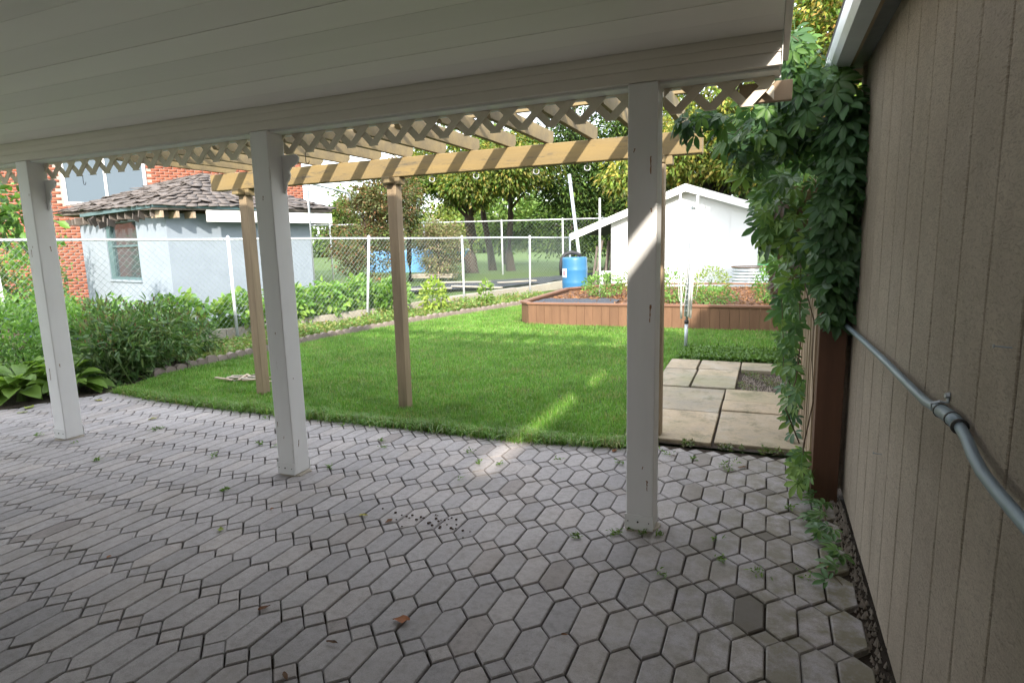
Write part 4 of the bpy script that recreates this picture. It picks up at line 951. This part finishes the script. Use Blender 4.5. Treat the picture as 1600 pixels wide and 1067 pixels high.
# trees: by the far fence
tree('shade_tree', 'thick-trunked tree with yellow-green drooping leaves left of the field view', (-10.8, 21.6, .3), 4.5, .27, [((-10.7, 20.8, 4.4), (2.0, 1.6, 1.5), .6), ((-9.7, 19.6, 3.75), (1.1, 1.1, .75), .3), ((-12.2, 20.6, 4.3), (.9, 1, .8), .2)], 230, 60, .16, YG + MG, droop=.7, group='trees by the far fence')
tree('shade_tree', 'slim dark-trunked tree leaning slightly beside the thick-trunked tree', (-10.85, 23.7, .3), 4.8, .17, [((-10.2, 23.2, 5.0), (1.9, 1.5, 1.3), 1)], 150, 60, .16, MG + DG, droop=.6, lean=(-.5, -.4), group='trees by the far fence')
tree('shade_tree', 'straight slim tree with golden leaf sprays by the fence corner', (-9.75, 23.1, .3), 4.8, .18, [((-8.9, 21.7, 4.6), (1.7, 1.3, 1.1), .7), ((-8.2, 19.6, 4.2), (.7, .8, .8), .3)], 190, 60, .16, YG + MG, droop=.8, group='trees by the far fence')
tree('field_edge_tree', 'bright green rounded tree just inside the sports field behind the slim trunks', (-13.6, 31.5, .3), 3.6, .16, [((-13.6, 31.5, 3.4), (2.3, 1.8, 2.2), .7), ((-12.4, 31.0, 2.4), (1.5, 1.2, 1.0), .3)], 150, 54, .24, [(.12, .22, .05), (.17, .28, .07), (.22, .30, .08)], droop=.4, spread=.55)
tree('field_edge_tree', 'yellowish rounded tree just inside the sports field beside the blue car', (-18.6, 33.5, .3), 3.2, .15, [((-18.6, 33.5, 2.6), (2.0, 1.6, 1.5), 1)], 110, 54, .24, [(.15, .23, .05), (.22, .29, .08), (.28, .30, .08)], droop=.4, spread=.55)
# dark evergreens behind the shed
for (x, y, hgt, rr, lab) in ((-7.5, 24.5, 7.5, 1.6, 'dense dark evergreen behind the leaning metal pole'), (-5.4, 25.0, 8.5, 1.7, 'dense dark evergreen rising behind the shed ridge'), (-3.1, 25.5, 8.5, 1.7, 'dark evergreen half hidden by the sunlit maple'), (-.9, 24.6, 9.0, 1.7, 'tall dark evergreen beyond the right end of the shed roof'), (1.3, 25.5, 9.0, 1.8, 'tall dark evergreen seen through the creeper'), (3.6, 24.0, 9.5, 1.9, 'tall dark evergreen beyond the garage eave'), (1.6, 18.5, 10.5, 1.9, 'big dark evergreen standing just behind the golden maple')):
    tree('evergreen_tree', lab, (x, y, .3), hgt * .9, .2, [((x, y, .3 + hgt * .28), (rr, rr, hgt * .22), .38), ((x, y, .3 + hgt * .5), (rr * .95, rr * .95, hgt * .2), .34), ((x, y, .3 + hgt * .74), (rr * .75, rr * .75, hgt * .2), .28)], 210, 62, .20, DG + [(.10, .15, .03)], aspect=.38, droop=.45, mat='needle', group='evergreens behind the shed', spread=.5)
# sunlit maple over the shed
tree('maple_tree', 'sunlit yellow-green maple with boughs hanging over the white shed roof', (-1.6, 21.0, .3), 6.0, .17, [((-2.4, 19.2, 4.1), (1.6, 1.1, 1.0), .36), ((-4.0, 18.6, 3.5), (.6, .6, .6), .08), ((-.5, 18.8, 3.8), (1.2, 1.0, .9), .26), ((-1.6, 20, 6.0), (2.2, 1.6, 1.5), .25)], 260, 60, .17, YG + [(.16, .25, .05)], droop=.85)
tree('maple_tree', 'golden and green maple above the gap beside the garage eave', (1.4, 13.6, .25), 5.0, .14, [((1.4, 13.4, 5.0), (1.7, 1.3, 2.0), .7), ((1.0, 12.6, 3.3), (1.2, .9, 1.1), .35)], 340, 62, .14, YG + MG + [(.42, .26, .10)], droop=.7)
# big shrub behind the neighbour plot
RB = [(.09, .13, .045), (.13, .15, .07), (.17, .12, .055), (.22, .09, .05), (.075, .11, .035), (.15, .165, .08)]
tree('autumn_shrub', 'tall rounded shrub turning russet behind the neighbouring vegetable plot', (-10.7, 14.6, .35), 2.2, .05, [((-10.7, 14.6, 1.9), (1.0, 1.0, 1.5), .6), ((-10.2, 15.0, 2.9), (.8, .8, .9), .4)], 200, 62, .085, RB, droop=.2, aspect=.6, cat='shrub', spread=.3)
tree('autumn_shrub', 'smaller greyish purple shrub beside the tall russet shrub', (-10.0, 17.6, .35), 1.2, .04, [((-10.0, 17.6, 1.4), (.85, .8, .95), 1)], 90, 56, .09, [(.20, .20, .12), (.24, .17, .13), (.16, .18, .09), (.12, .15, .06)], droop=.1, aspect=.6, cat='shrub', spread=.3)
tree('slender_tree', 'slender ivy-green trunk tree just right of the pergola middle post', (-11.0, 17.4, .35), 4.2, .10, [((-11.0, 17.4, 3.2), (.45, .45, 1.4), 1)], 60, 60, .10, MG + RB, droop=.3, aspect=.6, spread=.3)
tree('blue_spruce', 'small blue-green conical spruce far across the field', (-24.3, 39.5, .3), 4.2, .12, [((-24.3, 39.5, 1.5), (1.7, 1.7, 1.0), .5), ((-24.3, 39.5, 2.8), (1.1, 1.1, 1.0), .32), ((-24.3, 39.5, 4.0), (.5, .5, .9), .18)], 120, 50, .24, [(.10, .17, .15), (.13, .20, .18), (.07, .12, .10)], aspect=.35, mat='needle', spread=.5)
# far tree line beyond the field, one tree at a time
for k in range(22):
    x = -95 + k * 5.6 + random.gauss(0, 1.4); y = 84 + random.gauss(0, 7) - abs(x + 30) * .1; hh = random.uniform(6.5, 11); rr = random.uniform(2.4, 3.6)
    tree('field_tree', 'broad green tree in the far row across the sports field', (x, y, .3), hh * .6, .25, [((x, y, .3 + hh * .55), (rr, rr, hh * .45), .7), ((x + random.gauss(0, 1), y, .3 + hh * .2), (rr * 1.25, rr, hh * .2), .45)], 84, 36, .62, [(.12, .20, .05), (.17, .25, .07), (.09, .16, .04), (.22, .27, .08)], droop=.2, aspect=.7, group='trees across the sports field', spread=1.1, cat='tree')

# ------------------------------------------------------------------ left planting bed
PD = [(.09, .17, .06), (.12, .22, .075), (.065, .135, .045), (.18, .24, .10)]
for (x, y, z, rx, ry, rz, n, lab) in ((-6.85, 4.5, .36, .38, .38, .36, 1500, 'dense dark green perennial at the corner of the lawn beside the hostas'), (-6.95, 5.1, .43, .38, .40, .42, 1500, 'tallest dark green perennial clump with faded flower heads'), (-7.35, 4.8, .44, .38, .38, .42, 1200, 'dark green perennial clump behind the corner clump'), (-7.15, 5.7, .32, .30, .34, .32, 800, 'dark green perennial clump at the start of the scalloped edging')):
    t = bush('perennial_clump', lab, 'perennial', (x, y, 0), (x, y, z), (rx, ry, rz), n, .105, PD, aspect=.30, upright=.15, group='dark perennials', stems=10, clump=34)
    fm = MB()
    nf = 160; P, D = ell(nf, (x, y, z + rz * .55), (rx * .9, ry * .9, rz * .6), .7)
    o = leaves(P, D * .3 + np.array([0, 0, 1.0]), rng.uniform(.03, .06, nf), rng.uniform(.012, .02, nf), [(.16, .10, .07), (.22, .15, .09), (.12, .10, .05)], 'seed_heads', 'dry_leaf', simple=True); o['kind'] = 'stuff'; o.parent = t; o.matrix_parent_inverse = Matrix.Translation((-x, -y, 0))
LG = [(.13, .28, .06), (.18, .34, .08), (.095, .21, .045), (.23, .38, .11)]
fl = MB()
for k in range(13):
    a = 2 * math.pi * k / 13; d = Vector((math.cos(a), math.sin(a), 0)); s = Vector((-math.sin(a), math.cos(a), 0)); fl.poly([d * .006, d * .022 + s * .005 + Vector((0, 0, .004)), d * .034, d * .022 - s * .005 + Vector((0, 0, .004))], [(0, 1, 2, 3)])
t_ = NT('aster_petal'); MATS['aster_petal'] = t_.fin((.22, .20, .62), .6, .2)
fme = fl.mesh('flower', 'aster_petal')
for (x, y, z, rx, ry, rz, n, nfl, lab) in ((-8.0, 4.0, .44, .6, .5, .44, 1500, 14, 'loose green aster clump with violet flowers at the patio corner'), (-8.05, 4.9, .46, .5, .5, .44, 1300, 10, 'aster clump with a few violet flowers below the fence rail'), (-8.3, 3.2, .46, .6, .55, .46, 1100, 8, 'aster clump with violet flowers beside the patio edge'), (-7.7, 5.75, .32, .42, .4, .32, 900, 2, 'bright green leafy clump between the fence and dark perennials')):
    t = bush('aster_clump', lab, 'aster', (x, y, 0), (x, y, z), (rx, ry, rz), n, .075, LG, aspect=.42, upright=.2, group='aster clumps', stems=10, clump=30)
    for k in range(nfl):
        p, d = ell(1, (x + .1, y - .1, z + .05), (rx * .95, ry * .95, rz * .95), .95); o = inst(fme, 'flower', t, tuple(p[0]), (random.uniform(-.9, .3), random.uniform(-.3, .9), random.random() * 6), random.uniform(.9, 1.25)); o.matrix_parent_inverse = Matrix.Translation((-x, -y, 0))
# hostas with big single leaves
hv = MB(); rows_ = [(0, .008), (.04, .035), (.09, .062), (.14, .058), (.185, .03), (.21, .002)]
for s_, w2 in rows_:
    zc = -1.9 * (s_ - .05) ** 2 * 1.2
    hv.v += [(s_, -w2, zc + w2 * .35), (s_, 0, zc), (s_, w2, zc + w2 * .35)]
hv.f = [(i * 3 + j, i * 3 + j + 3, i * 3 + j + 4, i * 3 + j + 1) for i in range(5) for j in range(2)]
hme = hv.mesh('leaf', 'leaf', True); a = hme.color_attributes.new('col', 'FLOAT_COLOR', 'POINT')
for i, dd in enumerate(a.data): dd.color = (.15, .26, .05, 1) if i % 3 == 1 else (.19, .31, .065, 1)
for x, y, lab in ((-7.05, 3.62, 'broad-leaved hosta nearest the patio corner beside the fallen leaves'), (-7.5, 3.35, 'broad-leaved hosta at the patio edge under the asters'), (-6.85, 4.02, 'broad-leaved hosta in front of the dark perennials'), (-7.4, 3.9, 'broad-leaved hosta behind the front pair'), (-7.9, 2.95, 'broad-leaved hosta farthest along the patio edge')):
    t = thing('hosta', lab, 'hosta', (x, y, 0), group='hostas along the patio edge')
    for k in range(44):
        a = random.random() * 6.28; el = random.uniform(.15, 1.35); rr = random.uniform(.02, .12); inst(hme, 'leaf', t, (rr * math.cos(a), rr * math.sin(a), .06 + .16 * el * random.uniform(.6, 1.1)), (random.gauss(0, .2), -el * .75 + .35, a), random.uniform(.85, 1.35))
    MB().tube([(0, 0, -.02), (0, 0, .12)], [.05, .02], 7).build('crown_base', 'green_stem', t)
# ground cover between edging and fence
n = 9000; yy = rng.uniform(5.4, 13.2, n); u = rng.random(n); x0 = FA[0] + (yy - FA[1]) * FD[0] / FD[1] + .05; x1 = np.interp(yy, EDX, EDY) - .06; xx = x0 + (x1 - x0) * u
hgt = .03 + .13 * (.5 + .5 * np.sin(xx * 3.1 + yy * 2.3)) * rng.random(n); hgt += .06 * rng.random(n)
D = rng.normal(size=(n, 3)); D[:, 2] = np.abs(D[:, 2]) * .5
tag(leaves(np.c_[xx, yy, zg(xx, yy) + hgt], D, rng.uniform(.035, .085, n), rng.uniform(.018, .04, n), LG + [(.30, .30, .10), (.19, .21, .08), (.26, .20, .08)], 'ground_cover', simple=True), 'low mixed weeds and groundcover along the scalloped edging', 'groundcover', kind='stuff')
tall = blades(np.c_[xx[:3500], yy[:3500]], .16, .006, 'bed_weeds', [(.12, .22, .05), (.20, .25, .08), (.28, .27, .12)], lean=.9); tag(tall, 'wispy grass weeds growing through the planting bed', 'weeds', kind='stuff')
# leafy plants at the fence foot (far side)
FG = [(.13, .28, .055), (.18, .33, .08), (.09, .20, .04), (.22, .34, .07)]
for i, (s, off, rr, rz, n, lab) in enumerate(((-.6, .35, .42, .38, 620, 'big-leaved bean plant by the blue garage corner'), (.35, .40, .42, .34, 620, 'big-leaved bean plant in front of the garage wall'), (1.2, .42, .45, .36, 700, 'big-leaved bean plant beside the garage right corner'), (2.0, .45, .45, .36, 700, 'big-leaved bean plant midway to the leaning fence post'), (2.8, .5, .45, .38, 700, 'big-leaved bean plant just before the leaning fence post'), (3.6, .5, .4, .32, 520, 'big-leaved bean plant behind the pergola middle post'), (-1.5, .4, .45, .28, 600, 'leafy plant beneath the garage window'))):
    x, y = fpt(s, off); zb = float(zn(x, y)); bush('bean_plant', lab, 'plant', (x, y, zb), (x, y, zb + rz * .8), (rr, rr, rz), n, .115, FG, aspect=.85, group='bean plants along the fence', stems=5, upright=.0, droop=.3)
for (x, y, r_, hh, n, pal, lab) in ((-6.15, 10.55, .28, .34, 420, [(.24, .34, .06), (.30, .38, .09), (.17, .28, .05)], 'yellow-green young shrub at the fence right of the pergola middle post'), (-6.7, 9.9, .3, .34, 420, FG, 'green young shrub at the fence behind the pergola middle post'), (-5.45, 11.5, .14, .30, 140, [(.24, .36, .07), (.18, .3, .06)], 'single upright leafy seedling in front of the curb')):
    zb = float(zg(x, y)); bush('young_shrub', lab, 'shrub', (x, y, zb), (x, y, zb + hh), (r_, r_, hh), n, .10, pal, aspect=.5, stems=4, droop=.25)
for (x, y, z, r_, n, lab, pal) in ((-13.2, 7.2, 1.15, (.7, .55, .95), 1700, 'bushy green hedge shrub beside the blue garage window wall', LG), (-9.4, 5.1, .55, (.7, .5, .45), 1500, 'bushy green shrub behind the fence at the far left', LG), (-9.2, 6.2, .40, (.6, .45, .32), 900, 'low green bush behind the fence under the garage corner', LG), (-12.6, 6.0, .8, (.8, .6, .65), 1300, 'tall green bush against the brick house', MG)):
    bush('hedge_shrub', lab, 'shrub', (x, y, .12), (x, y, z), r_, n, .10, pal, aspect=.5, clump=36, stems=6)
lt = tree('leafy_sapling', 'broad-leaved sapling reaching past the first porch post', (-9.45, 4.7, 0.1), 2.1, .02, [((-8.95, 4.62, 1.98), (.34, .3, .36), 1)], 26, 12, .13, [(.07, .16, .03), (.11, .22, .04), (.16, .28, .06)], droop=.5, aspect=.65, spread=.24, simple=False)
# old timber and broken white trellis behind the fence
lg = tag(MB().tube([(-10.6, 4.6, .65), (-9.9, 4.75, .55), (-9.2, 4.9, .30)], [.14, .15, .13], 10).build('old_log', 'old_log', smooth=True), 'grey old log lying behind the fence at the far left', 'log')
tl = thing('broken_trellis', 'broken white wooden trellis leaning behind the fence', 'trellis', (-10.4, 5.2, .2))
for k in range(6):
    M = Matrix.Translation((-.35 + k * .13, random.gauss(0, .04), 0)) @ Matrix.Rotation(R(random.gauss(-14, 9)), 4, 'Y')
    MB().box((-.025, -.01, 0), (.025, .01, random.uniform(1.0, 1.6)), M).build('slat', 'trim_white', tl)
# plants in the raised bed
for (x, y, r_, hh, n, lab, pal, ls) in ((-2.95, 11.6, .35, .20, 420, 'sprawling green vegetable beside the garden stake', LG, .06), (-2.2, 11.9, .4, .25, 480, 'yellowing vegetable clump behind the porch post', [(.22, .28, .07), (.30, .30, .09), (.13, .22, .05)], .06), (-1.5, 10.6, .3, .25, 380, 'green tomato plant left of the clothes dryer', LG, .06), (-.85, 10.4, .38, .12, 380, 'low green vegetable patch behind the clothes dryer', LG, .05), (.02, 10.6, .22, .26, 420, 'feathery carrot tops at the right end of the bed', [(.11, .24, .05), (.15, .28, .06)], .05), (-.95, 11.4, .3, .24, 300, 'yellow-green vegetable clump right of the clothes dryer', [(.24, .30, .07), (.16, .25, .06)], .06)):
    bush('vegetable_plant', lab, 'vegetable', (x, y, .40), (x, y, .40 + hh * 1.2), (r_ * 1.2, r_ * 1.2, hh * 1.2), int(n * 1.7), ls, pal, aspect=.55, stems=4, simple=True)

# ------------------------------------------------------------------ creeper on the fence
def palmate(name, c, mat):
    V = []; F_ = []
    for a, l in ((-1.5, .62), (-.74, .92), (0, 1.0), (.74, .9), (1.5, .6)):
        d = np.array([math.cos(a), math.sin(a), 0]); u = np.array([-math.sin(a), math.cos(a), 0]); o = len(V)
        for t, w_, z in ((.10, 0, 0), (.36, .13, .02), (.60, .175, .0), (.82, .115, -.06), (1.0, 0, -.16), (.82, -.115, -.06), (.60, -.175, .0), (.36, -.13, .02), (.6, 0, -.05)):
            V.append(d * l * t + u * w_ * l + np.array([0, 0, z * l]))
        F_ += [(o + i, o + (i + 1) % 8, o + 8) for i in range(8)]
    V += [np.array(p) for p in ((-.5, -.008, .12), (-.5, .008, .12), (.06, .008, 0), (.06, -.008, 0))]; o = len(V) - 4; F_ += [(o, o + 1, o + 2), (o, o + 2, o + 3)]
    me = bpy.data.meshes.new(name); me.from_pydata([tuple(v) for v in V], [], F_); me.update(); me.materials.append(MATS[mat])
    ca = me.color_attributes.new('col', 'FLOAT_COLOR', 'POINT')
    for i, dd in enumerate(ca.data): k = 1 + random.gauss(0, .10); dd.color = (c[0] * k, c[1] * k, c[2] * k, 1)
    me.polygons.foreach_set('use_smooth', [True] * len(me.polygons)); return me, np.array(V), np.array(F_)
vn = thing('creeper_vine', 'dark green five-leaved creeper covering the wooden fence and porch corner', 'vine', (.25, 3.9, 0))
vinv = Matrix.Translation((-.25, -3.9, 0))
def vc(o, p=None): o.parent = p or vn; o.matrix_parent_inverse = vinv if p is None else Matrix.Identity(4); return o
LT = [palmate('leaf', c, m) for c, m in (((.055, .125, .055), 'leaf'), ((.075, .165, .06), 'leaf'), ((.10, .20, .05), 'leaf'), ((.17, .28, .07), 'leaf'), ((.15, .10, .075), 'dry_leaf'))]
cl_ = [((.34, 3.60, 1.60), (.11, .10, .62), 190, (0, 0, 1, 1)), ((.36, 3.60, 2.0), (.10, .10, .16), 30, (0, 0, 1)), ((.36, 3.66, 1.15), (.07, .06, .20), 14, (0, 0, 1)), ((.16, 5.0, 1.58), (.14, 1.25, .55), 150, (0, 1, 2, 2, 3, 3, 4)), ((.20, 3.80, 2.12), (.19, .32, .27), 120, (0, 1, 1, 2)), ((.10, 3.62, 2.33), (.11, .20, .20), 46, (1, 2, 2)),
       ((-.06, 3.80, 2.02), (.20, .25, .24), 80, (0, 1, 2, 2, 3)), ((.02, 4.3, 1.75), (.14, .4, .35), 90, (1, 2, 2, 3)), ((-.34, 3.50, 2.08), (.14, .12, .07), 14, (0, 1, 2)), ((.14, 4.6, .95), (.08, .6, .42), 38, (0, 1, 1, 2, 2, 3)), ((.20, 4.6, .42), (.06, .45, .36), 24, (0, 1, 2, 3)), ((.17, 7.2, 1.3), (.12, 1.2, .7), 130, (1, 2, 2, 3)), ((.12, 5.5, 1.08), (.05, .28, .16), 34, (4,)),
       ((.31, 3.1, .045), (.07, .55, .02), 26, (1, 2, 2)), ((.24, 3.75, .12), (.05, .25, .12), 16, (1, 2, 3))]
LV_ = []
for c, r_, n, types in cl_:
    P, D = ell(int(n * (1.75 if c[2] > .2 else 1.2)), c, r_, .25)
    for p, d in zip(P, D):
        if p[2] < .03: p[2] = .035 + random.random() * .03
        flat = c[2] < .1
        z = Vector((-.35 + random.gauss(0, .35), -.75 + random.gauss(0, .35), .55 + random.gauss(0, .3))) if not flat else Vector((random.gauss(0, .2), -.2 + random.gauss(0, .2), 1))
        ax = Vector((random.gauss(-.2, .5), random.gauss(-.3, .4), -1.0 if not flat else 0)) if not flat else Vector((random.gauss(-.5, .7), random.gauss(0, .8), 0))
        z.normalize(); x = (ax - z * ax.dot(z)).normalized(); y = z.cross(x)
        LV_.append((Vector(p), Matrix((x, y, z)).transposed(), random.choice(types), random.choice((.055, .08, .1, .1, .125)) * random.uniform(.85, 1.15) * (.7 if flat else 1)))
LV_.sort(key=lambda q: q[0].length)
stuff = [[], [], []]
for i, (p, m3, ty, sc) in enumerate(LV_):
    M = Matrix.Translation(p) @ m3.to_4x4() @ Matrix.Scale(sc, 4)
    if i < 300:
        o = bpy.data.objects.new('leaf', LT[ty][0]); COL.objects.link(o); o.parent = vn; o.matrix_parent_inverse = vinv; o.matrix_basis = M
    else: stuff[0].append((M, ty))
V = []; F_ = []; C_ = []; o = 0; pal_ = [(.055, .125, .055), (.075, .165, .06), (.10, .20, .05), (.17, .28, .07), (.15, .10, .075)]
for M, ty in stuff[0]:
    A = np.array(M); v = LT[ty][1] @ A[:3, :3].T + A[:3, 3]; V.append(v); F_.append(LT[ty][2] + o); o += len(v); C_.append(np.tile(np.array(pal_[ty]) * (1 + random.gauss(0, .15)), (len(v), 1)))
sv = npmesh('dense_leaves', np.concatenate(V), np.concatenate(F_), 'leaf', np.clip(np.concatenate(C_), .01, 1), smooth=True); vc(sv); sv['kind'] = 'stuff'
def wob(a, b, n=9, s=.03): return [Vector(a).lerp(Vector(b), t) + Vector((random.gauss(0, s), random.gauss(0, s), random.gauss(0, s))) for t in np.linspace(0, 1, n)]
for a, b in (((.24, 3.75, .02), (.25, 3.95, 1.9)), ((.22, 4.4, .1), (.18, 4.2, 1.9)), ((.2, 5.1, .15), (.14, 4.9, 1.9)), ((.2, 3.9, 2.0), (-.35, 3.45, 2.1)), ((.2, 3.9, 2.1), (.08, 3.4, 2.45)), ((.2, 4.7, .1), (.1, 4.45, 1.3)), ((.3, 3.7, .02), (.33, 2.7, .03)), ((.3, 3.8, 2.1), (.33, 3.66, 1.0))):
    vc(MB().tube(wob(a, b), [.0048 - .0004 * k for k in range(9)], 6).build('stem', 'vine_stem', smooth=True))
child(MB().box((-.15, 3.062, 2.055), (.07, 3.10, 2.14)).build('end_board', 'fence_wood', bevel=.003))

# ------------------------------------------------------------------ weeds in the joints, litter
P = []
for k in range(40):
    x, y = random.uniform(-5.8, .3), random.uniform(2.5, 4.05)
    if k < 11: x, y = random.uniform(-.9, .35), random.uniform(2.4, 4.2)
    if k >= 35: x, y = -.55 + random.gauss(0, .12), 2.86 + random.gauss(0, .03)
    sz = random.uniform(.006, .016); P += [(x + random.gauss(0, sz * 1.3), y + random.gauss(0, sz), .002 + abs(random.gauss(0, sz * .8))) for _ in range(random.randint(8, 22))]
P = np.array(P); D = rng.normal(size=P.shape); D[:, 2] = np.abs(D[:, 2]) * .7
tag(leaves(P, D, rng.uniform(.014, .036, len(P)), rng.uniform(.006, .013, len(P)), [(.12, .22, .05), (.18, .28, .07), (.09, .17, .04)], 'joint_weeds', simple=True), 'tiny weeds sprouting from the paving joints', 'weeds', kind='stuff')
n = 2600; P = np.c_[rng.uniform(-.75, .42, n), rng.uniform(4.28, 4.37, n), rng.uniform(.0, .03, n)]; P[1600:, 0] = rng.uniform(-.22, .26, 1000); P[1600:, 1] = rng.uniform(5.95, 6.75, 1000); P[1600:, 2] += .045
kp = np.where(np.arange(n) < 1600, np.sin(P[:, 0] * 23) + np.sin(P[:, 0] * 51 + 1) * .8 > .75 * rng.random(n), np.sin(P[:, 0] * 17 + P[:, 1] * 9) > .2 * rng.normal(size=n)); P = P[kp]; n = len(P)
D = rng.normal(size=(n, 3)); D[:, 2] = np.abs(D[:, 2]) * .5
tag(leaves(P, D, rng.uniform(.012, .03, n), rng.uniform(.008, .016, n), [(.10, .19, .04), (.15, .22, .06), (.14, .11, .07), (.20, .16, .11)], 'slab_weeds', simple=True), 'weeds and litter in the gaps around the concrete slabs', 'weeds', kind='stuff')
# gravelly soil crumbs along garage foot
n = 1500; mb = MB()
for k in range(n):
    x, y = random.uniform(.37, .43), random.uniform(.8, 3.7)
    if k > 800: x, y = random.uniform(-.2, .25), random.uniform(5.95, 6.75)
    s = random.uniform(.003, .009); zb = (.0 if k <= 800 else .045) - .006; q = [(x + s * math.cos(a) * random.uniform(.7, 1.2), y + s * math.sin(a) * random.uniform(.7, 1.2)) for a in (0, 1.6, 3.1, 4.7)]
    mb.poly([(*p, zb - .01) for p in q] + [(x, y, zb + s * 1.2)], [(0, 1, 4), (1, 2, 4), (2, 3, 4), (3, 0, 4)])
tag(mb.build('gravel', 'house_stone'), 'fine gravel along the garage foot and between the slabs', 'gravel', kind='stuff')
def dryleaf(c, w):
    m = MB(); n = 7
    for i in range(n):
        t = i / (n - 1); wd = w * math.sin(math.pi * min(.98, max(.03, t)) ** .8) * random.uniform(.75, 1.1)
        zc = .012 * math.sin(t * 4 + random.random()); m.v += [(t - .5, -wd, zc + .10 * random.random()), (t - .5, 0, zc), (t - .5, wd, zc + .12 * random.random())]
    m.f = [(i * 3 + j, i * 3 + j + 3, i * 3 + j + 4, i * 3 + j + 1) for i in range(n - 1) for j in range(2)]
    me = m.mesh('fallen_leaf', 'dry_leaf', True); a = me.color_attributes.new('col', 'FLOAT_COLOR', 'POINT')
    for dd in a.data: k = random.uniform(.75, 1.2); dd.color = (c[0] * k, c[1] * k, c[2] * k, 1)
    return me
BL = [dryleaf(c, w_) for c, w_ in (((.17, .075, .035), .26), ((.24, .10, .05), .32), ((.11, .06, .035), .2))]
GL = [dryleaf(c, w_) for c, w_ in (((.22, .26, .06), .3), ((.30, .28, .08), .28))]
for k, (x, y, s) in enumerate(((-1.856, 1.696, .05), (-1.279, 1.827, .07), (-1.447, 1.618, .05), (-1.826, 2.549, .055), (.288, 2.84, .05), (-1.479, 1.413, .05), (-.649, 1.968, .03), (-2.55, 2.45, .03), (-.1, 3.98, .07), (-.95, 4.03, .06), (-2.9, 1.75, .03), (-.55, 4.05, .05))):
    o = inst(BL[k % 3], 'fallen_leaf', None, (x, y, .006), (0, 0, random.random() * 6), s); tag(o, 'dry brown leaf fallen on the paving', 'leaf', 'fallen brown leaves')
for k, (x, y, s) in enumerate(((-6.6, 3.45, .13), (-6.35, 3.55, .12), (-6.7, 3.2, .10), (-6.2, 3.85, .09), (-5.6, 3.25, .10), (-6.9, 3.0, .10), (-6.45, 3.3, .08), (-2.0, 2.56, .05), (-2.62, 2.16, .055), (-5.0, 3.55, .08), (-6.1, 3.5, .08))):
    o = inst(GL[k % 2], 'fallen_leaf', None, (x, y, .006), (0, 0, random.random() * 6), s); tag(o, 'yellow-green leaf fallen on the paving', 'leaf', 'fallen yellow-green leaves')
mb = MB()
for k in range(34):
    x, y = -1.62 + random.gauss(0, .14), 2.62 + random.gauss(0, .055); s = random.uniform(.004, .009)
    mb.lathe([(.001, 0), (s, .002), (s * .9, s * .8), (.001, s * 1.1)], 6, (x, y, .001))
tag(mb.build('dark_droppings', 'debris'), 'scatter of small dark berry droppings on the paving', 'droppings', kind='stuff')
# bare patch with bark pieces in the lawn
bpz = thing('bark_patch', 'bare patch of pale bark and twigs in the lawn by the pergola corner post', 'bark patch', (-5.35, 4.95, .02))
for k in range(22):
    a = random.gauss(0, .5); x, y = random.gauss(0, .16), random.gauss(0, .09); l = random.uniform(.05, .16)
    MB().box((-l, -.014, 0), (l, .014, .012), Matrix.Translation((x, y, .02 + random.random() * .03)) @ Matrix.Rotation(a, 4, 'Z') @ Matrix.Rotation(random.gauss(0, .12), 4, 'Y')).build('bark_piece', random.choice(('concrete', 'tan_board')), bpz)
